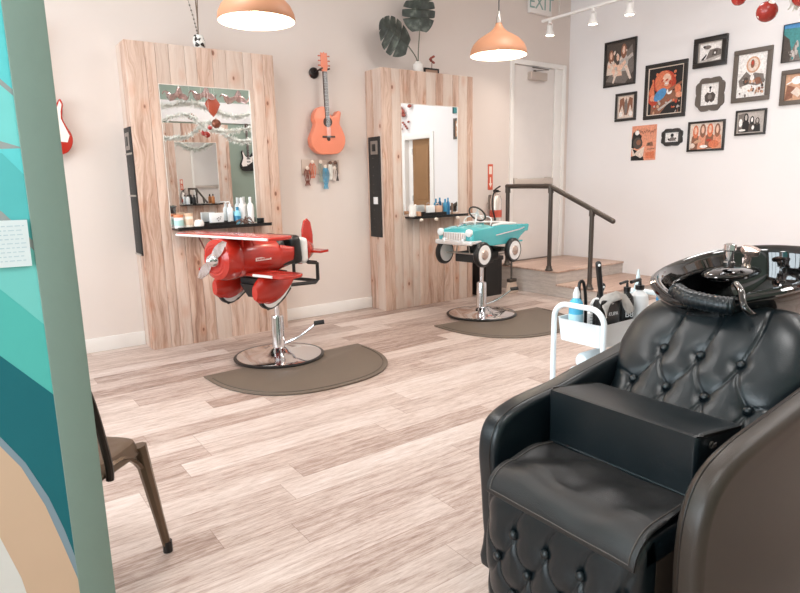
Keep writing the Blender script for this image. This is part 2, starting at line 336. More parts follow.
m.build('hinge', STEEL, d2); m = MB(); m.bb(XW1 + .07, XW1 + .1, D2a + .02, D2a + .158, 0, D2t - .02); m.build('door_jamb', TRIM, d2)

# platform and step
m = MB(); m.bb(5.299, XW1, 4.372, YW1, 0, HP - .022)
pf = struct(m.build('trim_1', STEPSIDE, smooth=0), 'wood landing platform under the exit door')
struct(MB().bb(5.285, XW1, 4.358, YW1, HP - .022, HP, .006).build('trim_2', STEPTOP), 'plank top of the landing')
m = MB(); m.bb(5.299, XW1, 3.72, 4.372, 0, .121); struct(m.build('trim_3', STEPSIDE, smooth=0), 'lower wooden step')
struct(MB().bb(5.285, XW1, 3.705, 4.372, .121, .143, .006).build('trim_4', STEPTOP), 'plank top of the lower step')

# partition with the mural
PX1, PXs = .235, .147; PY0, PY1, PZ = 1.75, 1.81, 2.7
pt = bpy.data.objects.new('wall_partition', None); COL.objects.link(pt); pt.location = (-.5, 1.8, 0); pt['kind'] = 'structure'; pt['label'] = 'partition wall end with painted mural and sage edge'
MB().bb(-1.5, PX1, PY0 + .004, PY1, 0, PZ).build('partition_panel', WSAGE, pt, 0)
MB().bb(PXs, PX1, PY0 - .004, PY0 + .004, 0, PZ, .002).build('edge_strip', C('sage_paint', 130, 150, 138, .6, bump=.15, bscale=90), pt)
cols = [('cyan', 108, 222, 224), ('grey', 166, 172, 170), ('light_cyan', 132, 226, 222), ('turquoise', 96, 200, 200), ('aqua', 124, 214, 206), ('sea', 88, 196, 186), ('teal', 8, 110, 120), ('slate', 140, 160, 172), ('tan', 224, 190, 160), ('cream', 236, 232, 226)]
mm = [C('mural_' + n, r, g_, b, .6) for n, r, g_, b in cols]
# band edges as (X at left end -1.5, Z), (X .0, Z), (X .147, Z)
edges = [(0, [(-1.5, 2.7), (0, 2.7), (PXs, 2.7)]), (1, [(-1.5, 1.9), (-.4, 1.68), (.115, 1.565), (PXs, 1.533)]), (2, [(-1.5, 1.87), (-.4, 1.64), (.115, 1.55), (PXs, 1.518)]),
         (1, [(-1.5, 1.6), (-.4, 1.46), (.108, 1.413), (PXs, 1.400)]), (0, [(-1.5, 1.5), (-.4, 1.42), (.108, 1.395), (PXs, 1.397)]), (3, [(-1.5, 1.5), (-.4, 1.41), (.108, 1.385), (PXs, 1.335)]),
         (1, [(-1.5, 1.38), (-.4, 1.33), (.09, 1.25), (PXs, 1.175)]), (4, [(-1.5, 1.33), (-.4, 1.29), (.088, 1.225), (PXs, 1.15)]), (5, [(-1.5, 1.45), (-.4, 1.25), (.062, 1.067), (PXs, .962)]),
         (6, [(-1.5, 1.35), (-.4, 1.12), (.045, .899), (PXs, .775)]), (7, [(-1.5, 1.25), (-.4, 1.0), (-.1, .80), (.021, .692), (.065, .61), (.105, .50), (.13, .40), (PXs, .31)]), (8, [(-1.5, 1.2), (-.4, .96), (-.1, .77), (.018, .668), (.055, .60), (.095, .48), (.122, .36), (PXs, .24)]), (9, [(-1.5, .9), (-.4, .7), (-.012, .43), (.02, .3), (.06, .0)])]
for k, (ci, e) in enumerate(edges):
    m.__init__() if False else None
m = MB()
for k, (ci, e) in enumerate(edges):
    m.cm = ci; y = PY0 + .004 - .0004 * (k + 1); mid = list(e)
    n0 = len(mid); V = [(min(a, PXs), y, b) for a, b in mid] + [(min(a, PXs), y, 0) for a, b in mid] + [(min(a, PXs), PY0 + .004, b) for a, b in mid]
    F = [[i, i + 1, n0 + i + 1, n0 + i] for i in range(n0 - 1)] + [[2 * n0 + i, 2 * n0 + i + 1, i + 1, i] for i in range(n0 - 1)]
    m.add(V, F)
m.build('mural', mm, pt, 0)

# paper note on the mural
nt_ = thing('paper_note', (.1, PY0 - .004, 1.115), 'white handwritten paper note taped to the mural wall', 'note')
m = MB(); m.box((.085, PY0 - .006, 1.171), (.108, .0012, .113), (0, R(1), 0)); m.build('sheet', C('paper', 236, 244, 244, .7), nt_, 0)
m = MB()
for k in range(9):
    z = 1.213 - k * .0105; x = .036
    while x < .128:
        wd = random.uniform(.004, .013); m.bb(x, min(x + wd, .132), PY0 - .0074, PY0 - .0066, z - .0012, z + .0012); x += wd + .004
m.build('handwriting', C('ink_pale', 205, 222, 226, .7), nt_, 0)

# invented ceiling panels, out of view, added as fill light for the room
def ceiling_fill(loc, label):
    t = thing('ceiling_fill', loc, label, 'light', group='added ceiling fill panels')
    m = MB(); x, y, z = loc
    for s_ in (-1, 1): m.bb(x - .32, x + .32, y + s_ * .3 - .02, y + s_ * .3 + .02, z - .03, z); m.bb(x + s_ * .3 - .02, x + s_ * .3 + .02, y - .28, y + .28, z - .03, z)
    m.build('frame', TRIM, t, 0); MB().bb(x - .28, x + .28, y - .28, y + .28, z - .02, z - .008).build('diffuser', PANEL, t, 0)
    l = area('fill_lamp', (0, 0, -.035), (0, 0, 0), .54, .54, CEIL_POWER, (1, .99, .985)); l.parent = t
    return t
cl0 = None
for i, (x, y) in enumerate(CEIL_FILLS): ceiling_fill((x, y, ZC), 'added unseen square ceiling panel giving fill light over the salon floor')

# ============================================================ wood-clad stations
def station(x0, x1, yf, yb, label, mx0, mx1, mz0, mz1, H=2.37, flip=1, seed=1, widths=None):
    """flip=1 faces -Y, flip=-1 faces +Y; yf front plane, yb wall plane"""
    rnd = random.Random(seed); t = thing('styling_station', ((x0 + x1) / 2, (yf + yb) / 2, 0), label, 'station'); m = MB(); th = .018 * flip
    m.ct = .5; m.bb(x0 + .018, x1 - .018, yf + th, yb, 0, H - .018)
    xs = [x0]; i = 0
    while xs[-1] < x1 - .001:
        wd = (widths[i % len(widths)] if widths else rnd.uniform(.085, .15)); i += 1
        nx = xs[-1] + wd
        if x1 - nx < .06: nx = x1
        xs.append(nx)
    for a, b in zip(xs, xs[1:]):
        m.ct = rnd.random(); aa, bb = a + .001, b - .001
        if bb <= mx0 + .004 or aa >= mx1 - .004: m.bb(aa, bb, yf, yf + th, 0, H, .0025)
        else:
            m.ct = rnd.random(); m.bb(aa, bb, yf, yf + th, 0, mz0 - .0, .0025); m.ct = rnd.random(); m.bb(aa, bb, yf, yf + th, mz1, H, .0025)
            if aa < mx0: m.bb(aa, mx0, yf, yf + th, mz0, mz1, .001)
            if bb > mx1: m.bb(mx1, bb, yf, yf + th, mz0, mz1, .001)
    yy = sorted((yf + th, yb))
    for X0, X1 in ((x0, x0 + .018), (x1 - .018, x1)):
        m.ct = rnd.random(); mid = yy[0] + (yy[1] - yy[0]) * .5; m.bb(X0, X1, yy[0], mid - .001, 0, H, .0025); m.ct = rnd.random(); m.bb(X0, X1, mid + .001, yy[1], 0, H, .0025)
    m.build('cladding', PINE, t)
    m = MB(); m.bb(mx0 + .004, mx1 - .004, yf + th * .3, yf + th, mz0 + .004, mz1 - .004); mr = m.build('mirror', MIRROR, t, 0)
    m = MB(); e = .005
    for q in ((mx0, mx0 + e, mz0, mz1), (mx1 - e, mx1, mz0, mz1), (mx0 + e, mx1 - e, mz0, mz0 + e), (mx0 + e, mx1 - e, mz1 - e, mz1)): m.bb(q[0], q[1], yf - .001 * flip, yf + th * .9, q[2], q[3])
    m.build('mirror_edge', C('mirror_bevel', 235, 228, 220, .15), mr, 0)
    return t
s1 = station(1.159, 2.346, 5.017, YW1, 'tall pine-board styling station with a mirror, behind the red airplane chair', 1.381, 2.118, .975, 2.075, seed=3, widths=[.145, .075, .10, .12, .09, .13, .11])
s2 = station(3.438, 4.621, 4.997, YW1, 'tall pine-board styling station with a mirror, behind the turquoise car chair', 3.665, 4.41, .96, 2.055, seed=8, widths=[.12, .10, .13, .085, .115])
s3 = station(2.98, 4.20, -1.0, YW0, 'pine-board styling station on the sage wall, seen in the left mirror', 3.22, 3.96, .975, 2.05, flip=-1, seed=12)
s4 = station(5.0, 6.2, -1.0, YW0, 'second pine-board station on the sage wall, near the oak door', 5.25, 5.99, .975, 2.05, flip=-1, seed=15)

def side_panel(st, X, y0, y1, z0, z1, kind):
    m = MB(); m.bb(X - .012, X + .004, y0, y1, z0, z1, .003); p = m.build('tool_panel', BLKM, st)
    m = MB(); zz = z1 - .10; m.bb(X - .02, X - .012, y0 + .03, y1 - .05, zz - .07, zz + .06, .004); f = m.build('outlet_plate', C('outlet_grey', 132, 120, 112, .4), p)
    m = MB(); m.bb(X - .024, X - .02, y0 + .06, y1 - .08, zz - .04, zz + .03, .002); m.build('socket', BLK, f)
    if kind == 2: m = MB(); m.bb(X - .02, X - .012, y0 + .05, y0 + .12, z0 + .33, z0 + .40, .002); m.build('switch_plate', WPLAST, p)
    for k in range(9): m = MB(); z = z0 + .1 + k * .085; m.cyl((X - .013, (y0 + y1) / 2 + .02, z), (X - .0115, (y0 + y1) / 2 + .02, z), .004, None, 8); m.build('peg_hole', C('hole_grey', 120, 112, 105), p)
    if kind == 1:
        for zb in (1.225, 1.545, z0): m = MB(); m.bb(X - .018, X - .012, y0, y1, zb, zb + .013); m.build('metal_band', STEEL, p)
side_panel(s1, 1.159, 5.04, 5.235, .765, 1.75, 1); side_panel(s2, 3.438, 5.035, 5.235, .75, 1.735, 2)

def shelf(name, x0, x1, yf, flip, z, label, knobs=()):
    t = thing(name, ((x0 + x1) / 2, yf, z - .03), label, 'shelf'); y1 = yf - .17 * flip
    m = MB(); m.bb(x0, x1, min(yf, y1), max(yf, y1), z - .018, z, .003); m.build('board', BLK, t)
    m = MB(); m.bb(x0, x1, y1 - .004, y1 + .004, z, z + .008); m.build('lip', BLK, t)
    for k in knobs: m = MB(); yk = y1; m.sph((k, yk - .012 * flip, z - .03), (.022, .02, .016), 12, 8); m.build('knob', C('knob_cream', 238, 222, 208, .3), t)
    return t
shelf('mirror_shelf', 1.385, 2.17, 5.016, 1, .972, 'narrow black shelf under the left mirror, behind the red airplane')
shelf('mirror_shelf', 3.69, 4.40, 4.996, 1, .945, 'narrow black shelf with cream knobs under the right mirror', (3.76, 3.95, 4.24))
shelf('mirror_shelf', 3.23, 3.95, -1.001, -1, .972, 'black shelf on the sage-wall station, seen in the left mirror')

# ------------------------------------------------------------ generic small items
def bottle(loc, h, r, matl, capm, label, cap='flat', name='bottle', group=None, band=None):
    x, y, z = loc; t = thing(name, loc, label, 'bottle', group=group)
    m = MB(); m.lathe([(r * .92, 0), (r, .006), (r, h * .62), (r * .9, h * .72), (r * .4, h * .8), (r * .38, h * .84)], loc, seg=18); m.build('body', matl, t)
    m = MB()
    if cap == 'flat': m.lathe([(r * .45, h * .82), (r * .45, h), (r * .3, h)], loc, seg=14)
    elif cap == 'pump':
        m.lathe([(r * .48, h * .82), (r * .5, h * .9), (r * .2, h * .9), (r * .15, h * .98)], loc, seg=14); m.tube([(x, y, z + h), (x - r * .5, y, z + h), (x - r * 1.7, y, z + h * .985)], r * .2, 8)
    elif cap == 'cone': m.lathe([(r * .5, h * .8), (r * .5, h * .88), (r * .18, h), (.0, h)], loc, seg=14)
    m.build('cap' if cap != 'pump' else 'pump', capm, t)
    if band: m = MB(); m.lathe([(r * 1.015, h * .15), (r * 1.015, h * .5)], loc, seg=18); m.build('label_band', band, t)
    return t
def canister(loc, h, r, ma, label, lid=None, name='jar', band=None, cat='jar'):
    t = thing(name, loc, label, cat); m = MB(); m.lathe([(r * .95, 0), (r, .004), (r, h * .8), (r * .96, h * .82)], loc, seg=20); m.build('body', ma, t)
    m = MB(); m.lathe([(r * 1.02, h * .8), (r * 1.02, h * .98), (r * .97, h)], loc, seg=20); m.build('lid', lid or ma, t)
    if band: m = MB(); m.lathe([(r * 1.015, h * .2), (r * 1.015, h * .6)], loc, seg=20); m.build('label_band', band, t)
    return t
Z1 = .972; ys = 4.92
OR = C('orange_label', 222, 140, 100); BLUEP = C('blue_plastic', 60, 140, 180, .3); BLUEL = C('light_blue_label', 150, 215, 235, .3)
canister((1.418, ys, Z1), .105, .036, WPLAST, 'white jar with orange lid and label at the left end of the left shelf', OR, band=C('mint_label', 180, 220, 215))
canister((1.497, ys, Z1), .112, .034, C('cream_cup', 240, 228, 214), 'tall cream patterned tub beside the orange-lidded jar', C('cream_lid', 225, 190, 160), name='tub', band=C('cup_pattern', 226, 196, 170, var=.3), cat='tub')
m = MB(); m.lathe([(.025, 0), (.04, .01), (.042, .03), (.03, .055), (0, .062)], (1.568, 4.90, Z1), seg=20); tag(m.build('powder_puff', C('puff_white', 245, 236, 230, .9)), 'round white puff beside the black tray on the left shelf', 'puff')
t = thing('tool_tray', (1.72, 4.93, Z1), 'long black tray of tools on the left shelf', 'tray'); m = MB(); m.bb(1.61, 1.86, 4.86, 5.0, Z1, Z1 + .008); m.bb(1.61, 1.86, 4.86, 4.866, Z1, Z1 + .032); m.bb(1.61, 1.86, 4.994, 5.0, Z1, Z1 + .032); m.bb(1.61, 1.616, 4.866, 4.994, Z1, Z1 + .032); m.bb(1.854, 1.86, 4.866, 4.994, Z1, Z1 + .032); m.build('tray', BLK, t)
t = thing('card_box', (1.72, 4.93, Z1 + .008), 'white box with small dark marks standing in the black tray', 'box'); m = MB(); m.box((1.72, 4.92, Z1 + .058), (.11, .04, .095), (0, 0, R(4)), .002); b_ = m.build('box', WPLAST, t)
m = MB()
for dx, dz in ((.0, .0), (.012, .008), (.024, -.002), (.01, -.014), (.03, .014)): m.bb(1.715 + dx, 1.722 + dx, 4.893, 4.898, Z1 + .056 + dz, Z1 + .062 + dz)
m.build('print', BLK, b_)
m = MB()
for k in range(7):
    a = k * 1.1; m.tube(spline([(1.90 + .045 * math.cos(a), 4.88 + .03 * math.sin(a), Z1 + .008), (1.94 + .05 * math.cos(a + 1), 4.885, Z1 + .03 + .006 * k), (1.99 + .04 * math.cos(a + 2), 4.88 + .03 * math.sin(a * 2), Z1 + .009)], 5), .004, 6)
tag(m.build('tangled_cord', C('cord_brown', 110, 80, 66)), 'tangle of brown clipper cord on the left shelf', 'cord')
bottle((1.915, 4.955, Z1), .145, .027, BLUEL, BLUEP, 'blue aerosol can on the left shelf', band=BLUEP, name='aerosol_can')
bottle((1.86, 4.975, Z1), .19, .024, WPLAST, WPLAST, 'white spray bottle just left of the blue aerosol can', cap='pump')
bottle((1.965, 4.98, Z1), .22, .028, WPLAST, WPLAST, 'tall white bottle directly right of the blue aerosol can')
bottle((2.03, 4.95, Z1), .225, .026, C('white_satin', 248, 246, 244), WPLAST, 'rightmost tall white bottle on the left shelf')
canister((2.105, 4.93, Z1), .045, .03, BLK, 'small black tin at the right end of the left shelf', name='tin', cat='tin')
# far shelf, seen in the mirror
for i, (x, c1, lb) in enumerate(((3.35, WPLAST, 'white bottle on the sage-wall station shelf, left one'), (3.46, BLK, 'black bottle on the sage-wall station shelf'), (3.8, C('amber', 190, 120, 70, .3), 'amber bottle on the sage-wall station shelf'))): bottle((x, -.92, .972), .17, .03, c1, BLK, lb)

Z2 = .945
t = thing('bear_cup', (3.715, 4.90, Z2), 'white lumpy ceramic cup at the left end of the right shelf', 'cup'); m = MB(); m.lathe([(.03, 0), (.04, .01), (.036, .05), (.042, .09), (.035, .115)], (3.715, 4.90, Z2), seg=18); cup = m.build('body', C('ceramic_white', 240, 236, 230, .3), t)
for s_ in (-1, 1): m = MB(); m.sph((3.715 + s_ * .032, 4.895, Z2 + .11), .014, 10, 8); m.build('ear', C('ceramic_white', 240, 236, 230), cup)
m = MB(); m.bb(3.765, 3.81, 4.88, 4.93, Z2, Z2 + .05, .003); tag(m.build('small_box', C('peach_box', 228, 178, 146)), 'small peach cardboard box beside the lumpy white cup', 'box')
t = thing('tool_tray', (3.97, 4.92, Z2), 'long black tray on the right shelf', 'tray'); m = MB(); m.bb(3.82, 4.13, 4.86, 4.98, Z2, Z2 + .006); m.bb(3.82, 4.13, 4.86, 4.866, Z2, Z2 + .036); m.bb(3.82, 4.13, 4.974, 4.98, Z2, Z2 + .036); m.bb(3.82, 3.826, 4.866, 4.974, Z2, Z2 + .036); m.bb(4.124, 4.13, 4.866, 4.974, Z2, Z2 + .036); m.build('tray', BLK, t)
m = MB(); m.bb(3.91, 4.005, 4.90, 4.935, Z2 + .006, Z2 + .105, .002); tag(m.build('card_box', WPLAST), 'square white box standing in the black tray on the right shelf', 'box')
m = MB(); m.bb(4.03, 4.105, 4.90, 4.95, Z2 + .006, Z2 + .10, .003); tag(m.build('card_box', C('taupe_box', 214, 176, 152)), 'tan box between the white box and the blue bottle', 'box')
bottle((4.165, 4.925, Z2), .165, .024, BLUEP, BLUEP, 'left one of two blue bottles on the right shelf', group=None); bottle((4.212, 4.935, Z2), .175, .02, C('deep_blue', 52, 120, 165, .3), BLUEP, 'slimmer right-hand blue bottle on the right shelf')
m = MB(); m.cyl((4.262, 4.93, Z2), (4.262, 4.93, Z2 + .12), .008, .011, 10); tag(m.build('makeup_brush', C('bark_brown', 130, 96, 76)), 'thin brown brush standing beside the blue bottles', 'brush')
m = MB(); m.tube([(4.06 + .02 * math.cos(a / 3), 4.925, Z2 + .1 + .018 * abs(math.sin(a / 3)) + .006) for a in range(0, 20)], .005, 6); tag(m.build('bow', C('bow_grey', 190, 170, 160)), 'grey hair bow on top of the tan box', 'bow')

# ------------------------------------------------------------ on top of the stations
H1 = 2.37
t = thing('twig_vase', (1.757, 5.12, H1), 'silver and black patterned vase of twigs on the left station', 'vase')
g = NG('harlequin'); tc = g.n('ShaderNodeTexCoord'); vo = g.n('ShaderNodeTexVoronoi'); vo.inputs['Scale'].default_value = 38; g.l(tc.outputs['Object'], vo.inputs['Vector']); sp = g.n('ShaderNodeSeparateColor'); g.l(vo.outputs['Color'], sp.inputs[0])
g.l(g.ramp(g.math('GREATER_THAN', sp.outputs[0], .5), [(0, (236, 234, 230)), (1, (60, 55, 50))]), g.b.inputs['Base Color']); g.b.inputs['Roughness'].default_value = .25
m = MB(); m.lathe([(.03, 0), (.045, .02), (.05, .06), (.04, .1), (.035, .112), (.03, .112), (.03, .06)], (1.757, 5.12, H1), seg=20); m.build('vase', g.m, t)
for k, (dx, dy, hh) in enumerate(((-.10, .02, .62), (-.02, -.02, .8), (.03, .01, .75))):
    m = MB(); P = spline([(1.757, 5.12, H1 + .09), (1.757 + dx * .35, 5.12 + dy, H1 + .3), (1.757 + dx * 1.3, 5.12 + dy, H1 + hh)], 8)
    if k == 0:
        for q in P: m.sph(q, .008, 6, 4)
        m.tube(P, .002, 5); m.build('bead_strand', C('bead_grey', 120, 110, 100, .3), t)
    else: m.tube(P, .0045, 6); m.build('twig', C('twig_brown', 120, 100, 84), t)
def leaf_shape(m, c, ex, ey, L, W, lobes=5, notch=.5, th=.003):
    """monstera outline, ex across, ey along, origin at the base"""
    ex = Vector(ex).normalized(); ey = Vector(ey).normalized(); ez = ex.cross(ey); c = Vector(c)
    for s_ in (-1, 1):
        n = 66
        top = []
        for i in range(n + 1):
            t_ = i / n; wd = W * (math.sin(PI * min(1, t_ * .93 + .07)) ** .62) * (1 - .25 * t_)
            ph = (t_ * lobes * 1.0) % 1; cut = max(0, 1 - abs(ph - .5) / .11) if .2 < t_ < .9 else 0
            wd *= 1 - notch * cut; top.append((wd, t_ * L - .13 * L * (1 - t_) ** 3 * (wd / W)))
        for i in range(n):
            (w0, y0), (w1, y1) = top[i], top[i + 1]; z0 = .12 * w0; V = []
            for (wv, yv) in ((0, i / n * L), (w0, y0 + .10 * w0), (w1, y1 + .10 * w1), (0, (i + 1) / n * L)): V.append(c + ex * (s_ * wv) + ey * yv + ez * (-.25 * wv * wv / W))
            V += [v - ez * th for v in V]; m.add(V, [[0, 1, 2, 3], [7, 6, 5, 4], [1, 5, 6, 2]])
g = NG('monstera_leaf'); tc = g.n('ShaderNodeTexCoord'); n1 = g.noise(tc.outputs['Object'], 14, 4); g.l(g.ramp(n1, [(.35, (44, 50, 46)), (.55, (66, 74, 68)), (.7, (110, 118, 110))]), g.b.inputs['Base Color']); g.b.inputs['Roughness'].default_value = .35; LEAF = g.m
t = thing('leaf_vase', (3.966, 5.1, H1), 'small white vase with two large monstera leaves on the right station', 'vase')
m = MB(); m.lathe([(.045, 0), (.052, .015), (.05, .085), (.032, .1), (.03, .11), (.025, .11), (.025, .05)], (3.966, 5.1, H1), seg=24); m.build('vase', C('vase_white', 236, 230, 224, .3), t)
b1 = Vector((3.795, 5.04, 2.61)); b2 = Vector((3.93, 5.05, 2.64))
m = MB(); m.tube(spline([(3.962, 5.1, H1 + .05), (3.93, 5.08, H1 + .14), b1 + Vector((0, 0, 0))], 8), .0055, 6); m.build('stem', C('stem_green', 96, 98, 84), t)
m = MB(); m.tube(spline([(3.97, 5.1, H1 + .05), (3.965, 5.09, H1 + .2), (3.965, 5.06, 2.78)], 8), .0055, 6); m.build('stem', C('stem_green', 96, 98, 84), t)
m = MB(); leaf_shape(m, (3.80, 5.04, 2.60), (.42, .05, .89), (-.88, -.10, .42), .40, .205, 5); m.build('leaf', LEAF, t)
m = MB(); leaf_shape(m, (3.965, 5.06, 2.765), (.98, -.15, .05), (-.02, -.15, .98), .38, .21, 5); m.build('leaf', LEAF, t)
t = thing('photo_frame', (4.14, 5.1, H1), 'small dark empty frame beside the monstera vase', 'frame'); m = MB(); x0, x1, z0, z1 = 4.045, 4.235, H1, H1 + .062
for q in ((x0, x1, z1 - .014, z1), (x0, x1, z0, z0 + .01), (x0, x0 + .012, z0, z1), (x1 - .012, x1, z0, z1)): m.bb(q[0], q[1], 5.09, 5.11, q[2], q[3])
m.build('frame', BLKM, t); m = MB(); m.bb(x0 + .012, x1 - .012, 5.1, 5.106, z0 + .01, z1 - .014); m.build('picture', C('frame_backing', 176, 140, 120), t)
t = thing('dried_flower', (4.145, 5.1, H1 + .062), 'dark red dried flower figure standing on the small frame', 'ornament'); m = MB(); m.cyl((4.145, 5.1, H1 + .062), (4.15, 5.1, H1 + .15), .004, None, 6); m.build('stem', C('dried_stem', 120, 80, 66), t)
m = MB()
for k in range(7): a = k * .9; m.sph((4.15 + .022 * math.cos(a), 5.1 + .012 * math.sin(a), H1 + .12 + .012 * k * .8), (.016, .01, .012), 8, 6)
m.build('petals', C('dried_red', 150, 74, 62, .7), t)

# ============================================================ things on the back wall
def guitar(loc, s, label, body_m, side_m, neck_m, kind='acoustic', tilt=0, flip=1, z0=0):
    """loc = bottom of the body on the wall surface; faces -Y when flip=1"""
    x, y, z = loc; t = thing('guitar', loc, label, 'guitar')
    Mx = Matrix.Translation(loc) @ Matrix.Rotation(0 if flip == 1 else PI, 4, 'Z') @ Matrix.Rotation(tilt, 4, 'Y') @ Matrix.Scale(s, 4)
    if kind == 'acoustic':
        ol = [(0, 0), (.10, .008), (.165, .07), (.178, .15), (.15, .225), (.128, .27), (.135, .315), (.145, .37), (.12, .385), (.09, .355), (.055, .335), (.03, .36), (.0, .40), (-.04, .42), (-.09, .405), (-.125, .36), (-.135, .31), (-.122, .265), (-.145, .21), (-.178, .14), (-.165, .065), (-.10, .008)]
        dp = .075
    else:
        ol = [(0, 0), (.11, .01), (.16, .07), (.166, .14), (.14, .2), (.117, .26), (.122, .32), (.13, .365), (.112, .40), (.085, .36), (.05, .31), (.0, .29), (-.05, .31), (-.09, .36), (-.13, .37), (-.14, .32), (-.11, .25), (-.13, .19), (-.165, .13), (-.155, .06), (-.10, .01)]
        dp = .045
    pl = [(v.x, v.y) for v in spline([(a, b, 0) for a, b in ol], 5, True)]
    m = MB(Mx); m.prism(pl, (0, 0 - .01, 0), (1, 0, 0), (0, 0, 1), dp, .008); m.M = Mx
    body = m.build('body', body_m, t)
    yf = -dp - .01
    if kind == 'acoustic':
        m = MB(Mx); m.lathe([(.045, 0), (.045, .003), (.03, .003)], (0, yf, .285), (0, -1, 0), 24); m.lathe([(.036, .004), (.0, .0042)], (0, yf, .285), (0, -1, 0), 24); m.build('sound_hole', C('rosette_dark', 74, 52, 44), body)
        m = MB(Mx); m.box((0, yf - .005, .155), (.13, .010, .016), None, .003); m.lathe([(.018, 0), (0, .004)], (0, yf - .001, .135), (0, -1, 0), 12); m.build('bridge', C('bridge_dark', 66, 46, 40), body)
        n0 = .30; n1 = .72
    else:
        pg = [(-.10, .30), (-.05, .27), (.02, .26), (.07, .30), (.108, .385), (.118, .36), (.107, .31), (.103, .26), (.124, .2), (.148, .14), (.13, .09), (.04, .10), (-.02, .14), (-.08, .18)]
        m = MB(Mx); m.prism(pg, (0, yf - .0, 0), (1, 0, 0), (0, 0, 1), .003); m.build('pickguard', C('pickguard_white', 245, 235, 228, .3), body)
        m = MB(Mx)
        for zz in (.12, .18, .24): m.box((0, yf - .006, zz), (.075, .01, .018), None, .003)
        m.build('pickup', C('pickup_dark', 60, 50, 48), body); n0 = .24; n1 = .76
    m = MB(Mx); m.box((0, yf + .002, (n0 + n1) / 2), (.044, .018, n1 - n0), None, .004); nk = m.build('neck', neck_m, t)
    m = MB(Mx)
    for k in range(14): zz = n0 + .03 + (n1 - n0 - .04) * (1 - .94 ** (k * 1.5)) / (1 - .94 ** 21); m.box((0, yf - .008, zz), (.044, .002, .002))
    m.build('frets', STEEL, nk)
    hs = [(-.022, n1), (.022, n1), (.034, n1 + .04), (.03, n1 + .16), (.012, n1 + .15), (0, n1 + .165), (-.012, n1 + .15), (-.03, n1 + .16), (-.034, n1 + .04)]
    m = MB(Mx); m.prism(hs, (0, yf + .012, 0), (1, 0, 0), (0, 0, 1), .016, .003); h = m.build('headstock', body_m if kind == 'acoustic' else neck_m, t)
    for sd in (-1, 1):
        for k in range(3): m = MB(Mx); m.cyl((sd * .028, yf + .004, n1 + .05 + k * .04), (sd * .05, yf + .004, n1 + .05 + k * .04), .005, None, 8); m.sph((sd * .052, yf + .004, n1 + .05 + k * .04), (.009, .005, .007), 8, 6); m.build('tuning_peg', side_m, h)
    m = MB(Mx)
    for k in range(6): xx = -.014 + k * .0056; m.tube([(xx * 1.3, yf - .012, .15), (xx, yf - .013, n1)], .0007, 4)
    m.build('strings', STEEL, t, 0)
    return t
CORAL = C('coral_lacquer', 238, 142, 112, .3); CORS = C('coral_dark', 196, 96, 72, .35); ROSEW = C('rosewood', 78, 56, 48, .4)
guitar((2.937, YW1 - .03, 1.565), 1.035, 'coral orange acoustic guitar hanging on the back wall', CORAL, CORS, ROSEW, tilt=R(-1.2))
t = thing('guitar_hanger', (2.905, YW1, 2.28), 'round black wall hanger holding the coral guitar', 'hanger'); m = MB(); m.lathe([(.05, 0), (.05, .012), (.04, .022)], (2.868, YW1, 2.308), (0, -1, 0), 24); m.build('wall_plate', BLK, t)
m = MB(); m.tube([(2.868, YW1 - .02, 2.308), (2.895, YW1 - .06, 2.33), (2.89, YW1 - .13, 2.335)], .008, 8); m.tube([(2.895, YW1 - .06, 2.33), (2.955, YW1 - .06, 2.33), (2.965, YW1 - .13, 2.335)], .008, 8); m.build('yoke', BLK, t)
guitar((.612, YW1 - .02, 1.545), 1.0, 'red and white electric guitar on the back wall beside the sage partition', RED, STEEL, C('maple_neck', 214, 178, 140, .4), kind='electric')
guitar((4.63, YW0 + .02, 1.55), .95, 'black bass guitar on the sage wall, seen in the left mirror', BLK, STEEL, ROSEW, kind='electric', flip=-1)

# lanyard rack
t = thing('hook_rack', (2.895, YW1, 1.37), 'pale wall board with knobs under the coral guitar', 'rack'); m = MB(); m.bb(2.694, 3.098, YW1 - .014, YW1, 1.385, 1.52, .003); m.build('board', C('greige_wood', 206, 188, 176, .6), t)
kn = [(2.79, 1.497), (2.88, 1.497), (2.985, 1.49), (3.04, 1.492), (2.93, 1.455), (3.03, 1.44), (2.735, 1.44)]
for k, (x, z) in enumerate(kn): m = MB(); m.lathe([(.006, 0), (.006, .014), (.016, .018), (.018, .028), (.008, .034)], (x, YW1 - .014, z), (0, -1, 0), 14); m.build('knob', C('knob_cream', 238, 222, 208) if k not in (2, 3) else C('knob_brown', 110, 80, 66), t)
def tassel(x, z, L, w_, colr, label, loops=3, tas=True):
    m = MB(); y = YW1 - .035
    for k in range(loops):
        o_ = (k - (loops - 1) / 2) * w_ / max(loops, 1); m.tube(spline([(x, y, z + .008), (x - w_ * .35 + o_, y - .004 * k, z - L * .35), (x + o_ * .8, y - .003 * k, z - L), (x + w_ * .35 + o_, y - .004 * k, z - L * .35), (x, y, z + .008)], 6), .0035, 6)
    if tas:
        for k in range(5): m.tube([(x + (k - 2) * w_ * .12, y, z - L * .92), (x + (k - 2) * w_ * .28, y - .003, z - L * 1.25)], .004, 5)
    tag(m.build('lanyard', colr), label, 'lanyard', 'lanyards on the hook rack')
tassel(2.735, 1.44, .13, .045, C('maroon_braid', 130, 70, 58), 'dark maroon braided lanyard at the left of the rack'); tassel(2.79, 1.497, .15, .05, C('coral_braid', 218, 124, 96), 'coral lanyard beside the maroon one', tas=False)
tassel(2.88, 1.497, .15, .03, C('sage_braid', 160, 164, 152), 'grey-green thin lanyard near the middle of the rack', 2); tassel(2.93, 1.455, .17, .042, C('blue_braid', 96, 164, 196), 'blue lanyard with a pointed end in the rack middle', 4)
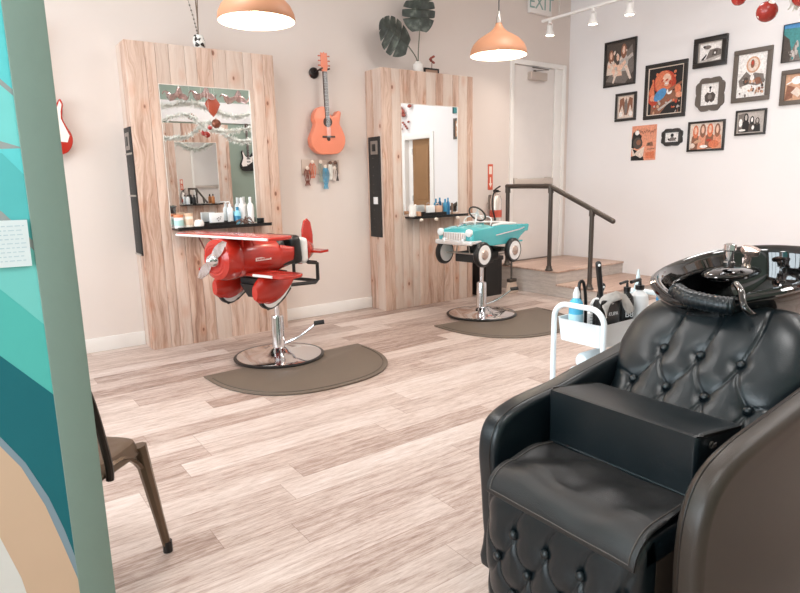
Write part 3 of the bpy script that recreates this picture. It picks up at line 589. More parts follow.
tassel(2.985, 1.49, .16, .03, C('white_braid', 240, 236, 228), 'white lanyard right of the blue one', 3, False); tassel(3.03, 1.44, .12, .035, C('ivory_braid', 228, 214, 206), 'short ivory lanyard near the right end of the rack', 2, False); tassel(3.06, 1.492, .14, .02, C('black_braid', 70, 60, 58), 'thin black lanyard at the right end of the rack', 1)

# extinguisher, its sign, exit sign
m = MB(); m.bb(5.118, 5.195, YW1 - .006, YW1, 1.18, 1.475, .001); m.cm = 1
for q in ((5.133, 5.180, 1.36, 1.45),): m.bb(q[0], q[1], YW1 - .0068, YW1 - .006, q[2], q[3])
m.prism([(.0, .0), (.026, .05), (.009, .05), (.009, .12), (-.009, .12), (-.009, .05), (-.026, .05)], (5.1565, YW1 - .006, 1.205), (1, 0, 0), (0, 0, 1), .0012)
tag(m.build('fire_sign', [C('sign_red', 214, 96, 70), C('sign_white', 245, 225, 212)], smooth=0), 'narrow red fire extinguisher arrow sign on the back wall', 'sign')
ex = thing('fire_extinguisher', (5.165, YW1 - .09, .80), 'silver fire extinguisher with red label and black hose on the back wall', 'fire extinguisher')
m = MB(); m.lathe([(.05, 0), (.07, .015), (.07, .26), (.055, .31), (.02, .335), (.02, .35)], (5.165, YW1 - .09, .80), seg=24); m.build('cylinder', C('pale_silver', 226, 214, 206, .22, metal=.5), ex)
m = MB(); m.lathe([(.0712, .0), (.0712, .085)], (5.165, YW1 - .09, .86), seg=24); m.build('label_band', C('label_red', 196, 84, 66), ex)
m = MB(); m.bb(5.145, 5.185, YW1 - .12, YW1 - .06, 1.15, 1.18, .005); m.box((5.19, YW1 - .09, 1.2), (.09, .02, .012), (0, R(-25), 0)); m.box((5.19, YW1 - .09, 1.165), (.085, .02, .01), (0, R(10), 0)); m.build('handle', BLKM, ex)
m = MB(); m.tube(spline([(5.15, YW1 - .1, 1.165), (5.09, YW1 - .12, 1.12), (5.075, YW1 - .12, 1.0), (5.10, YW1 - .13, .88), (5.11, YW1 - .13, .85)], 8), .009, 8); m.cyl((5.11, YW1 - .13, .86), (5.115, YW1 - .13, .80), .012, .016, 10); m.build('hose', BLK, ex)
m = MB(); m.bb(5.13, 5.2, YW1 - .012, YW1, .95, 1.12, .003); m.tube([(5.09, YW1 - .02, 1.02), (5.165, YW1 - .165, 1.02), (5.24, YW1 - .02, 1.02)], .005, 6); m.build('bracket', STEEL, ex)
es = thing('exit_sign', (5.93, YW1, 3.2), 'white exit sign high on the back wall near the corner', 'sign'); m = MB(); m.bb(5.745, 6.12, YW1 - .05, YW1, 3.215, 3.45, .006); m.build('housing', C('sign_housing', 238, 232, 228, .3), es)
text_part('EXIT', .21, Matrix.Translation((5.93, YW1 - .052, 3.33)) @ Matrix.Rotation(PI / 2, 4, 'X'), 'letters', C('exit_teal', 150, 178, 172), es)

# ============================================================ handrail
hr = thing('handrail', (5.285, 4.5, 0), 'dark metal handrail beside the platform and steps', 'handrail'); X = 5.295
def post(y, z0, z1, top=True):
    m = MB(); m.cyl((X, y, z0), (X, y, z1), .024, None, 14); p = m.build('post', BRONZE, hr); m = MB(); m.lathe([(.046, 0), (.046, .008), (.034, .022), (.03, .05)], (X, y, z0), seg=18); m.build('base_flange', BRONZE, p)
post(5.12, HP, 1.2); post(4.475, HP, 1.2); post(3.93, .143, .965)
m = MB(); m.tube(spline([(X, 5.14, 1.215), (X, 4.8, 1.215), (X, 4.50, 1.212)], 4) + spline([(X, 4.47, 1.205), (X, 4.41, 1.18), (X, 3.93, .975), (X, 3.68, .865)], 4), .0265, 14); m.sph((X, 5.13, 1.215), .0268, 12, 8); m.sph((X, 3.68, .865), .0268, 12, 8); m.build('rail', BRONZE, hr)
for (y, z) in ((5.12, 1.2), (4.475, 1.2), (3.93, .965)): m = MB(); m.cyl((X, y, z - .06), (X, y, z + .01), .031, None, 14); m.build('fitting', BRONZE, hr)

# bin, broom
m = MB(); t = thing('waste_bin', (4.84, 5.02, 0), 'black rectangular waste bin beside the right station', 'bin'); m.prism([(-.125, -.12), (.125, -.12), (.125, .12), (-.125, .12)], (4.84, 5.0, 0), (1, 0, 0), (0, 1, 0), .40, .02); m.build('body', BLK, t)
m = MB(); m.bb(4.70, 4.98, 4.865, 5.135, .40, .45, .01); m.build('lid', BLKM, t)
t = thing('broom', (5.10, 4.86, 0), 'upright broom with dark handle and pale bristles in front of the platform', 'broom'); m = MB(); m.cyl((5.10, 4.86, .17), (5.115, 4.88, .74), .011, None, 10); m.build('handle', BRONZE, t)
m = MB(); m.prism([(-.09, 0), (.09, 0), (.055, .13), (.02, .17), (-.02, .17), (-.055, .13)], (5.11, 4.88, 0), (1, 0, 0), (0, 0, 1), .04, .006); m.build('bristles', C('straw_pale', 206, 182, 164, .8, var=.2, bscale=150), t)
m = MB(); m.bb(5.05, 5.165, 4.83, 4.89, .13, .17, .01); m.build('ferrule', BRONZE, t)

# ============================================================ frames on the right wall
def ell(cx, cy, rx, ry, n=14, rot=0):
    P = []
    for k in range(n): a = 2 * PI * k / n; x, y = rx * math.cos(a), ry * math.sin(a); P.append((cx + x * math.cos(rot) - y * math.sin(rot), cy + x * math.sin(rot) + y * math.cos(rot)))
    return P
PAL = {'k': (32, 28, 27), 'd': (78, 68, 62), 'g': (120, 110, 104), 'l': (190, 180, 174), 'w': (242, 236, 232), 'o': (216, 120, 84), 'r': (186, 66, 44), 's': (232, 190, 166), 'b': (78, 140, 190), 't': (70, 140, 140), 'p': (224, 150, 120), 'n': (140, 92, 70), 'c': (226, 206, 192), 'y': (206, 160, 130)}
def picture(y0, y1, z0, z1, label, fw, fc, bg, shapes, ornate=False, depth=.022, inner=None, cat='picture frame', noframe=False):
    """y0<y1; the viewer looks along +X, so the left of the picture is at y1"""
    cy, cz = (y0 + y1) / 2, (z0 + z1) / 2; W, Hh = y1 - y0, z1 - z0; t = thing('picture_frame' if not noframe else 'poster', (XW1, cy, z0), label, cat, group='pictures on the white wall'); Xf = XW1
    def P(u, v): return (Xf, y1 - fw - u * (W - 2 * fw), z0 + fw + v * (Hh - 2 * fw))
    if not noframe:
        m = MB(); d = depth
        if ornate:
            n = 72; V = []; F = []
            for k in range(n):
                a = 2 * PI * k / n; ca, sa = math.cos(a), math.sin(a); sq = 1 / max(abs(ca), abs(sa)); sq = min(sq, 1.22); b = 1 + .07 * abs(math.sin(4 * a)) ** .6 - .05 * (abs(math.sin(2 * a)) > .9)
                yo, zo = ca * sq * W / 2 * .93 * b, sa * sq * Hh / 2 * .93 * b; q = 1 / max(abs(ca), abs(sa)); yi, zi = ca * q * (W / 2 - fw), sa * q * (Hh / 2 - fw)
                V += [(Xf, cy + yo, cz + zo), (Xf - d, cy + yo * .97, cz + zo * .97), (Xf - d, cy + yi, cz + zi), (Xf - .006, cy + yi, cz + zi)]
            for k in range(n):
                j = (k + 1) % n
                for q in range(3): F.append([4 * k + q, 4 * j + q, 4 * j + q + 1, 4 * k + q + 1])
            m.add(V, F)
        else:
            for (a0, a1, b0, b1) in ((y0, y1, z1 - fw, z1), (y0, y1, z0, z0 + fw), (y0, y0 + fw, z0 + fw, z1 - fw), (y1 - fw, y1, z0 + fw, z1 - fw)): m.bb(Xf - d, Xf, a0, a1, b0, b1, .004)
        fr_ = m.build('frame', fc, t)
        if inner:
            m = MB(); e = .008
            for (a0, a1, b0, b1) in ((y0 + fw, y1 - fw, z1 - fw - e, z1 - fw), (y0 + fw, y1 - fw, z0 + fw, z0 + fw + e), (y0 + fw, y0 + fw + e, z0 + fw + e, z1 - fw - e), (y1 - fw - e, y1 - fw, z0 + fw + e, z1 - fw - e)): m.bb(Xf - d * .7, Xf - .004, a0, a1, b0, b1)
            m.build('inner_trim', inner, fr_)
    keys = [bg] + sorted({s_[0] for s_ in shapes if s_[0] != bg}); ms_ = [C('print_' + k, *PAL[k], .6, var=.45, bscale=520) for k in keys]; m = MB(); m.cm = 0
    m.bb(Xf - .006, Xf - .001, y0 + fw * .9, y1 - fw * .9, z0 + fw * .9, z1 - fw * .9)
    for i, (c_, pts) in enumerate(shapes):
        m.cm = keys.index(c_); xx = Xf - .0062 - .00025 * (i + 1); Q = [P(min(1, max(0, u)), min(1, max(0, v))) for u, v in pts]
        try:
            bm = bmesh.new(); vs = [bm.verts.new((xx, q[1], q[2])) for q in Q]; f = bm.faces.new(vs); bmesh.ops.triangulate(bm, faces=[f]); bm.verts.index_update(); m.add([v.co for v in bm.verts], [[v.index for v in f.verts] for f in bm.faces]); bm.free()
        except Exception: pass
    m.build('print', ms_, t, 0); return t
FB = C('frame_black', 38, 34, 32, .3); FG = C('frame_grey_brown', 98, 88, 80, .5)
def person(cx, base, top, hw, cb, ch, cf='s', hair=True):
    h = top - base; r = hw * .42; L = [(cb, [(cx - hw, base), (cx + hw, base), (cx + hw * .8, base + h * .5), (cx + hw * .35, base + h * .62), (cx - hw * .35, base + h * .62), (cx - hw * .8, base + h * .5)])]
    if hair: L.append((ch, ell(cx, base + h * .72, hw * .62, h * .27)))
    L.append((cf, ell(cx, base + h * .76, r * .72, h * .15))); return L
rs = random.Random(5)
def speck(cols, n, x0, x1, y0, y1, s0=.02, s1=.06): return [(rs.choice(cols), ell(rs.uniform(x0, x1), rs.uniform(y0, y1), rs.uniform(s0, s1), rs.uniform(s0, s1), 7, rs.uniform(0, 3))) for _ in range(n)]
picture(4.318, 4.745, 2.35, 2.865, 'black framed dark picture of several pale performers, highest at the left of the gallery wall', .022, FB, 'd',
        [('g', [(0, .1), (.3, .4), (.9, .9), (1, .3), (.7, 0)])] + person(.18, .25, .85, .15, 'c', 'n') + person(.42, .2, .78, .16, 's', 'd') + person(.62, .3, .95, .16, 'l', 'n') + [('s', [(.2, .5), (.5, .28), (.85, .62), (.9, .7), (.5, .45)]), ('c', [(.35, .35), (.25, .05), (.3, .03), (.45, .3)]), ('c', [(.65, .4), (.85, .08), (.92, .1), (.75, .45)]), ('l', [(.7, .5), (.95, .62), (.93, .7), (.68, .58)])] + speck(['c', 'l', 's'], 14, .1, .9, .15, .8))
picture(4.287, 4.566, 1.942, 2.262, 'small black frame with a winged figure, below the dark performers picture', .03, FB, 'c',
        [('n', [(.1, .25), (.12, .85), (.35, .92), (.45, .6), (.5, .95), (.58, .6), (.7, .92), (.9, .85), (.9, .25), (.75, .6), (.6, .15), (.42, .15), (.28, .6)]), ('g', ell(.5, .5, .1, .35)), ('w', ell(.2, .2, .1, .12)), ('w', ell(.8, .2, .1, .12))], inner=C('frame_silver', 170, 160, 152, .3))
picture(3.693, 4.19, 1.93, 2.523, 'large black framed colour picture of an orange-haired person playing a blue guitar', .042, FB, 'k',
        [('r', ell(.48, .66, .32, .26)), ('o', ell(.44, .68, .25, .24)), ('o', [(.15, .75), (.2, .4), (.05, .3), (.02, .5)]), ('n', [(.1, .02), (.9, .02), (.85, .45), (.6, .52), (.35, .52), (.12, .4)]), ('s', ell(.53, .72, .12, .13)), ('r', [(.3, .3), (.05, .45), (.0, .3), (.2, .15)]), ('p', ell(.16, .36, .1, .07)), ('k', [(.35, .0), (.85, .0), (.95, .28), (.6, .22)]), ('b', ell(.36, .42, .2, .11, 14, .5)), ('w', ell(.62, .47, .08, .06)), ('n', [(.6, .45), (1, .62), (1, .67), (.58, .52)]), ('o', ell(.86, .5, .09, .1)), ('p', ell(.9, .38, .1, .06)), ('l', [(.3, .12), (.7, .3), (.72, .27), (.35, .08)]), ('w', ell(.53, .645, .05, .014))] + speck(['o', 'r', 'l', 'y'], 18, .05, .95, .03, .35, .01, .04) + speck(['r', 'o'], 10, .15, .8, .6, .92, .02, .05), inner=C('frame_cream', 232, 214, 198, .4))
picture(3.285, 3.632, 2.40, 2.696, 'wide black stepped frame with a small bird sketch, top row', .05, FB, 'w',
        [('g', ell(.35, .75, .16, .1)), ('k', ell(.22, .8, .06, .05)), ('l', [(.0, .1), (.5, .2), (.95, .35), (.95, .2), (.5, .05)]), ('g', [(.3, .15), (.45, .6), (.75, .65), (.95, .55), (.95, .3), (.5, .2)]), ('d', [(.55, .3), (.62, .6), (.8, .55), (.75, .3)]), ('k', [(.1, .15), (.3, .4), (.35, .38), (.2, .12)]), ('w', ell(.68, .42, .04, .06))], depth=.035, inner=C('frame_silver', 170, 160, 152))
picture(3.283, 3.59, 1.955, 2.296, 'ornate grey-brown scalloped frame with a small dark emblem, middle row', .06, FG, 'w',
        [('k', ell(.5, .8, .07, .06)), ('d', [(.2, .45), (.35, .6), (.5, .55), (.65, .6), (.82, .45), (.75, .2), (.6, .12), (.5, .2), (.4, .12), (.25, .2)]), ('g', ell(.5, .38, .12, .12)), ('k', [(.47, .85), (.53, .85), (.53, .6), (.47, .6)])], ornate=True)
picture(2.85, 3.212, 2.006, 2.507, 'large grey-brown framed sketch with a halo, right of the ornate frame', .045, FG, 'w',
        [('y', ell(.52, .74, .24, .19)), ('c', ell(.52, .74, .18, .15)), ('n', ell(.5, .76, .07, .1)), ('r', ell(.5, .78, .04, .05)), ('g', [(.05, .4), (.3, .6), (.45, .5), (.6, .55), (.9, .5), (.95, .3), (.7, .25), (.4, .3), (.1, .25)]), ('d', ell(.3, .38, .1, .09)), ('n', ell(.72, .36, .12, .08)), ('w', ell(.52, .42, .07, .1))] + speck(['g', 'd', 'n', 'y', 'l'], 30, .05, .95, .04, .5, .015, .05))
picture(2.857, 3.152, 1.682, 1.928, 'small black framed monochrome group photograph at the lower right', .02, FB, 'l',
        [('g', [(0, .9), (.3, .95), (.35, 0), (0, 0)]), ('w', ell(.12, .5, .07, .2))] + person(.32, .05, .95, .15, 'k', 'k', 'l') + person(.55, .05, .8, .13, 'd', 'k', 'w') + person(.75, .05, .72, .13, 'k', 'd', 'l') + [('w', ell(.2, .15, .13, .05)), ('w', ell(.6, .25, .05, .1))], inner=C('frame_silver', 170, 160, 152))
picture(3.25, 3.646, 1.548, 1.86, 'black framed orange-toned photograph of four long-haired people', .022, FB, 'c',
        person(.18, .0, .95, .14, 'n', 'o', 's') + person(.40, .0, .98, .15, 'p', 'n', 's') + person(.62, .02, .98, .15, 'n', 'o', 's') + person(.84, .0, .96, .14, 'p', 'n', 's') + [('o', ell(.75, .18, .16, .15)), ('w', ell(.45, .1, .12, .06)), ('y', ell(.25, .3, .12, .06, 12, .4)), ('c', ell(.1, .15, .08, .1)), ('r', ell(.6, .33, .08, .05))])
picture(3.703, 3.952, 1.622, 1.813, 'tiny black ornate frame between the orange poster and the four-person photograph', .045, FB, 'w',
        [('k', ell(.5, .7, .12, .2)), ('g', [(.2, .1), (.4, .5), (.6, .5), (.8, .1)]), ('k', ell(.25, .3, .07, .1)), ('d', ell(.75, .35, .07, .1))], ornate=True)
picture(4.018, 4.328, 1.481, 1.873, 'unframed orange poster with a dark bearded figure and script writing', .0, FB, 'p',
        [('k', [(0, .3), (.35, .5), (.42, .7), (.3, .78), (.25, .9), (.05, .8), (0, .6)]), ('d', ell(.26, .5, .2, .17)), ('n', ell(.3, .52, .1, .08)), ('w', ell(.22, .8, .09, .07)), ('c', [(0, .38), (.25, .28), (.55, .4), (.5, .12), (.3, .02), (.1, .05), (.02, .3)]), ('k', [(0, .0), (.55, .0), (.5, .12), (.35, .05), (.2, .15), (.0, .12)]), ('k', [(.05, .34), (.15, .2), (.25, .28), (.1, .33)]), ('o', [(.6, .05), (.95, .05), (.95, .25), (.6, .22)]), ('n', [(.62, .4), (.9, .4), (.86, .52), (.66, .5)]), ('d', ell(.72, .46, .05, .03)), ('n', [(.66, .3), (.95, .31), (.95, .33), (.66, .32)])], noframe=True, cat='poster')
po = [o for o in bpy.data.objects if o.name == 'poster'][0]
# script-like strokes on the poster
m = MB(); y = 4.22; pts = []
for k in range(34): pts.append((XW1 - .0105, 4.235 - k * .0062, 1.80 + .017 * math.sin(k * 1.25) + .010 * math.sin(k * .4 + 1)))
m.tube(pts, .0028, 4, flat=.4); m.build('script', C('print_n', *PAL['n']), po, 0)
g_t = picture(2.50, 2.772, 2.325, 2.665, 'teal landscape picture without a frame at the far right edge', .003, FB, 't',
        [('d', [(0, 0), (0, .75), (.2, .6), (.35, 0)]), ('g', [(.25, 0), (.3, .3), (.4, .5), (.5, .25), (.6, 0)]), ('l', ell(.45, .35, .06, .2)), ('l', ell(.36, .15, .05, .12)), ('b', [(0, 1), (1, 1), (1, .85), (0, .9)])] + speck(['t', 'l', 'g'], 14, .2, .9, .05, .95, .02, .05), cat='picture')
picture(2.51, 2.755, 1.934, 2.252, 'grey-brown framed tan photograph at the far right edge, under the teal picture', .04, FG, 'y',
        [('w', ell(.6, .75, .3, .15)), ('n', [(0, .0), (.4, .1), (.5, .5), (.1, .6)]), ('c', [(.3, .3), (.6, .5), (.9, .3), (.7, .1)]), ('w', [(.05, .6), (.5, .75), (.5, .8), (.05, .65)])])

# ============================================================ pendants
def pendant(x, y, zr, label):
    t = thing('pendant_lamp', (x, y, zr), label, 'lamp', group='copper pendant lamps'); c = (x, y, zr)
    out = [(.215, 0), (.219, .01), (.214, .04), (.195, .08), (.158, .118), (.11, .148), (.068, .172), (.04, .198), (.026, .222), (.024, .236), (.0, .24)]
    m = MB(); m.lathe(out, c, seg=48); sh = m.build('lamp_shade', COPPER, t, 60)
    me = sh.data; bm = bmesh.new(); bm.from_mesh(me); big = [f for f in bm.faces if len(f.verts) > 8 and abs(f.calc_center_median().z) < .003]
    bmesh.ops.delete(bm, geom=big, context='FACES'); bm.to_mesh(me); bm.free()
    m = MB(); m.lathe([(.214, .0005), (.214, .012), (.208, .038), (.188, .077), (.150, .114), (.10, .143), (.05, .168), (.0, .176)], c, seg=48); li = m.build('shade_lining', SHADEIN, t, 60)
    me = li.data; bm = bmesh.new(); bm.from_mesh(me); big = [f for f in bm.faces if len(f.verts) > 8 and abs(f.calc_center_median().z) < .003]; bmesh.ops.delete(bm, geom=big, context='FACES'); bm.to_mesh(me); bm.free()
    m = MB(); m.lathe([(.0, .04), (.035, .05), (.048, .08), (.04, .11), (.018, .14), (.018, .165)], c, seg=20); m.build('bulb', BULB, t, 60)
    m = MB(); m.lathe([(.02, .238), (.02, .28), (.012, .295), (.012, .32)], c, seg=14); m.build('cap', STEEL, t); m = MB(); m.cyl((x, y, zr + .31), (x, y, ZC - .03), .004, None, 8); m.build('cord', BLKM, t)
    m = MB(); m.lathe([(.06, 0), (.055, -.03), (0, -.032)], (x, y, ZC), seg=20); m.build('canopy', COPPER, t)
    l = bpy.data.lights.new('pendant_glow', 'POINT'); l.energy = 12; l.color = (1, .84, .66); l.shadow_soft_size = .05; o = bpy.data.objects.new('pendant_glow', l); COL.objects.link(o); o.parent = t; o.location = (0, 0, .02)
    return t
pendant(1.53, 3.46, 2.212, 'left copper pendant lamp over the red airplane chair'); pendant(3.55, 3.55, 2.238, 'right copper pendant lamp in front of the right station')

# track with spotlights
t = thing('track_rail', (5.5, 4.0, 3.0), 'white ceiling track rail over the gallery corner', 'track'); m = MB(); m.bb(5.485, 5.515, 2.9, 4.83, 2.985, 3.01, .003); m.build('rail', TRIM, t)
m = MB()
for y in (3.1, 4.6): m.cyl((5.5, y, 3.01), (5.5, y, ZC), .004, None, 6)
m.build('suspension', STEEL, t)
def spot(y, label):
    t = thing('track_spotlight', (5.5, y, 2.985), label, 'spotlight', group='white track spotlights'); m = MB()
    m.cyl((5.5, y, 2.985), (5.5, y, 2.955), .018, None, 10); m.tube([(5.5, y - .02, 2.955), (5.5, y - .035, 2.94), (5.5, y - .035, 2.90)], .004, 6); m.tube([(5.5, y + .02, 2.955), (5.5, y + .035, 2.94), (5.5, y + .035, 2.90)], .004, 6); m.build('yoke', TRIM, t)
    m = MB(); m.lathe([(.028, .10), (.03, .06), (.05, .01), (.052, 0), (.046, 0), (.03, .05)], (5.5, y, 2.83), seg=20); m.build('head', TRIM, t); m = MB(); m.lathe([(0, 0), (.044, .004), (.04, .02), (0, .021)], (5.5, y, 2.832), seg=18); m.build('bulb', BULB, t)
    l = bpy.data.lights.new('spot_glow', 'SPOT'); l.energy = 30; l.color = (1, .9, .8); l.spot_size = R(110); l.spot_blend = .8; l.shadow_soft_size = .04; o = bpy.data.objects.new('spot_glow', l); COL.objects.link(o); o.parent = t; o.location = (0, 0, -.17); o.rotation_euler = (0, R(25), 0)
spot(4.72, 'white track spotlight nearest the corner'); spot(4.16, 'middle white track spotlight, at the gap before the pictures'); spot(3.74, 'right one of the three visible white track spotlights')

# garlands and ornaments
SNOW = C('garland_white', 246, 246, 240, .9); 
def garland(pts, label, sz=.06):
    m = MB(); P = spline(pts, 14); rr = random.Random(2)
    for p in P:
        for k in range(16):
            d = Vector((rr.uniform(-1, 1), rr.uniform(-1, 1), rr.uniform(-1, 1))).normalized(); L = rr.uniform(.4, 1) * sz; s_ = d.cross(Vector((.3, .5, .8))).normalized() * .012; m.add([p + s_, p - s_, p + d * L - s_ * .3, p + d * L + s_ * .3], [[0, 1, 2, 3]])
    m.tube(P, .010, 5); o = m.build('snow_garland', SNOW, None, 0); tag(o, label, 'garland'); return o
garland([(2.35, 1.28, 2.16), (2.75, 1.28, 2.26), (3.0, 1.28, 2.10), (3.3, 1.26, 2.05), (3.7, 1.28, 2.12), (4.3, 1.32, 2.2)], 'fluffy white garland hanging at the top right corner', .07)
garland([(2.4, .62, 2.42), (2.7, .62, 2.45), (3.05, .62, 2.50), (3.4, .62, 2.40), (3.75, .62, 2.34), (4.1, .62, 2.44)], 'upper fluffy white garland seen in the left mirror', .09)
garland([(2.4, .2, 2.1), (2.75, .2, 2.02), (3.1, .2, 2.06), (3.45, .2, 2.28), (3.75, .2, 2.05), (4.05, .2, 2.0), (4.3, .2, 2.14)], 'lower fluffy white garland seen in the left mirror', .08)
REDB = C('ornament_red', 178, 44, 34, .15, coat=1); g = NG('spotted_ornament'); tc = g.n('ShaderNodeTexCoord'); vo = g.n('ShaderNodeTexVoronoi'); vo.inputs['Scale'].default_value = 18; g.l(tc.outputs['Object'], vo.inputs['Vector']); g.l(g.ramp(g.math('LESS_THAN', vo.outputs['Distance'], .36), [(0, (160, 48, 38)), (1, (240, 226, 212))]), g.b.inputs['Base Color']); g.b.inputs['Roughness'].default_value = .25; SPOTB = g.m
def ornament(x, y, z, r, ma, label, shape='ball'):
    t = thing('hanging_ornament', (x, y, z - r), label, 'ornament', group='red hanging ornaments'); m = MB()
    if shape == 'ball': m.sph((x, y, z), r, 20, 14)
    else: m.lathe([(0, -r * 1.6), (r * .5, -r), (r, 0), (r * .5, r * .7), (0, r)], (x, y, z), seg=12, sx=1, sy=.4)
    m.build('ball', ma, t); m = MB(); m.cyl((x, y, z + r * .95), (x, y, z + r * 1.2), r * .2, None, 10); m.build('cap', STEEL, t); m = MB(); m.cyl((x, y, z + r * 1.15), (x, y, ZC), .0012, None, 4); m.build('thread', SNOW, t)
ornament(3.0, 1.478, 2.085, .032, REDB, 'plain red ball ornament at the top right'); ornament(3.0, 1.352, 2.00, .043, SPOTB, 'red ornament with white spots at the top right'); ornament(3.0, 1.215, 2.03, .04, REDB, 'red ornament touching the top right edge')
BRN = C('copper_foil', 150, 92, 72, .25, metal=.6)
ornament(3.05, .55, 2.32, .05, BRN, 'brown ball ornament seen in the left mirror, left one'); ornament(3.44, .52, 2.235, .07, BRN, 'larger brown ball ornament seen in the left mirror'); ornament(3.34, .7, 2.50, .12, C('coral_foil', 196, 92, 66, .4), 'orange diamond ornament seen in the left mirror', 'diamond')
def swirl(x, y, z, L, label):
    m = MB(); P = [(x + L * i / 30, y + .04 * math.sin(i * .5), z + .04 * math.sin(i * .42) + .015 * math.sin(i * 1.1)) for i in range(31)]; m.tube(P, [.008 + .07 * math.sin(PI * i / 30) for i in range(31)], 8, flat=.35); tag(m.build('foil_swirl', C('rose_foil', 206, 176, 170, .22, metal=.6)), label, 'ornament', 'foil swirls')
swirl(2.62, .68, 2.60, .38, 'rose foil swirl seen in the left mirror, left end'); swirl(2.98, .75, 2.62, .40, 'rose foil swirl in the middle of the left mirror'); swirl(3.45, .72, 2.60, .45, 'rose foil swirl at the right of the left mirror')
t = thing('poinsettia', (5.9, 1.05, 2.3), 'red and dark dried flower cluster on the white wall seen in the right mirror', 'ornament'); m = MB()
for k in range(12): a = k * .7; m.sph((XW1 - .05, 1.14 + .1 * math.cos(a) + (.02 * k if k > 8 else 0), 2.42 + .1 * math.sin(a) + .015 * k), (.02, .06, .03), 8, 6)
for k in range(9): m.sph((XW1 - .04, 1.05 + .04 * k, 2.30 - .035 * (k % 4)), (.015, .03, .02), 8, 6)
m.build('petals', C('dried_red', 150, 74, 62), t); t.location = (XW1, 1.05, 2.3)
for ch in t.children: ch.location = (5.9 - XW1, 0, 0)

# ============================================================ hydraulic chair bases and mats
def chair_base(t, x, y, zt, bend, pump_dir):
    m = MB(); m.lathe([(.314, 0), (.318, .004), (.30, .010), (.22, .020), (.11, .038), (.07, .060), (.05, .068)], (x, y, .022), seg=56); b = m.build('base_disc', CHROME, t, 60)
    m = MB(); m.lathe([(.31, 0), (.338, 0), (.34, .008), (.332, .014), (.31, .014)], (x, y, .0125), seg=56); m.build('base_ring', BLK, t, 40)
    m = MB(); m.lathe([(.054, .06), (.050, .08), (.047, .30), (.044, .312), (.02, .316)], (x, y, .014), seg=28); m.build('cylinder_sleeve', CHROME, t)
    m = MB(); m.cyl((x, y, .32), (x, y, zt), .019, None, 18); m.build('piston', CHROME, t)
    m = MB(); d = Vector(pump_dir); p0 = Vector((x, y, .11)) + d * .05; p1 = p0 + d * .12 + Vector((0, 0, .05)); p2 = p0 + d * .26 + Vector((0, 0, .145)); m.tube(spline([p0, p1, p2], 6), .009, 8); pb = m.build('pump_lever', CHROME, t)
    m = MB(); m.tube([p2 - d * .02, p2 + d * .06 + Vector((0, 0, .01))], .017, 10); m.build('pedal', BLKM, pb)
def mat_shape(cx, cy, hw, depth, rot, label, notch=.332, dxb=-.01, dyb=.1):
    Mx = Matrix.Translation((cx, cy, 0)) @ Matrix.Rotation(rot, 4, 'Z'); pts = [(-hw, .0)]
    n = 40
    for i in range(n + 1): a = PI + PI * i / n; pts.append((hw * math.copysign(abs(math.cos(a)) ** .8, math.cos(a)), -.12 + (depth - .12) * -abs(math.sin(a)) ** .95 if False else -.10 - (depth - .10) * abs(math.sin(a)) ** .9))
    pts.append((hw, 0)); a0 = math.degrees(math.asin(dyb / notch)); pts += [(notch * math.cos(R(a)) + dxb, -notch * math.sin(R(a)) + dyb) for a in [a0 + (180 - 2 * a0) * k / 30 for k in range(31)]]
    t = thing('floor_mat', (cx, cy, 0), label, 'mat', group='D-shaped rubber mats')
    m = MB(Mx); m.prism(pts, (0, 0, 0.001), (1, 0, 0), (0, 1, 0), .011, .004, 2); m.build('mat', RUBBER, t)
    ed = [p for p in pts[:n + 3]]; m = MB(Mx); k = .955; ed2 = [(a * k, b * k) for a, b in ed[1:-1]]; m.tube([(a, b, .0125) for a, b in ed2], .004, 6); m.build('bevel_line', RUBEDGE, t)
    return t
mat_shape(1.88, 4.07, .64, .80, R(2), 'dark grey D-shaped anti-fatigue mat under the red airplane chair'); mat_shape(4.03, 4.13, .65, .84, R(-3), 'dark grey D-shaped anti-fatigue mat under the turquoise car chair')

# ---- airplane chair
ax, ay = 1.865, 4.17; YAW = R(18)
ap = thing('airplane_chair', (ax, ay, 0), 'red biplane shaped children\'s styling chair on a chrome pedestal', 'styling chair', rz=PI + YAW)
chair_base(ap, ax, ay, .56, 0, (.80, -.50, 0))
L_ = Matrix.Translation((ax - .03, ay, 0)) @ Matrix.Rotation(PI + YAW, 4, 'Z')     # x forward, y towards the camera
def loft(m, secs, n=32, ex=2.4):
    V = []; F = []
    for (u, zc, ry, rz) in secs:
        for k in range(n):
            a = 2 * PI * k / n; c, s_ = math.cos(a), math.sin(a); V.append((u, ry * math.copysign(abs(c) ** (2 / ex), c), zc + rz * math.copysign(abs(s_) ** (2 / ex), s_)))
    for i in range(len(secs) - 1):
        for k in range(n): j = (k + 1) % n; F.append([i * n + k, i * n + j, (i + 1) * n + j, (i + 1) * n + k])
    F.append(list(range(n))); F.append([(len(secs) - 1) * n + k for k in range(n)]); return m.add(V, F)
ZF = .805
m = MB(L_); loft(m, [(.475, ZF, .06, .06), (.49, ZF, .105, .105), (.475, ZF, .135, .135), (.43, ZF, .15, .148), (.37, ZF, .152, .15), (.355, ZF, .143, .14), (.34, ZF, .146, .142), (.15, ZF, .15, .145), (.02, ZF - .01, .148, .135)], ex=2.1)
fu = m.build('fuselage', RED, ap, 40)
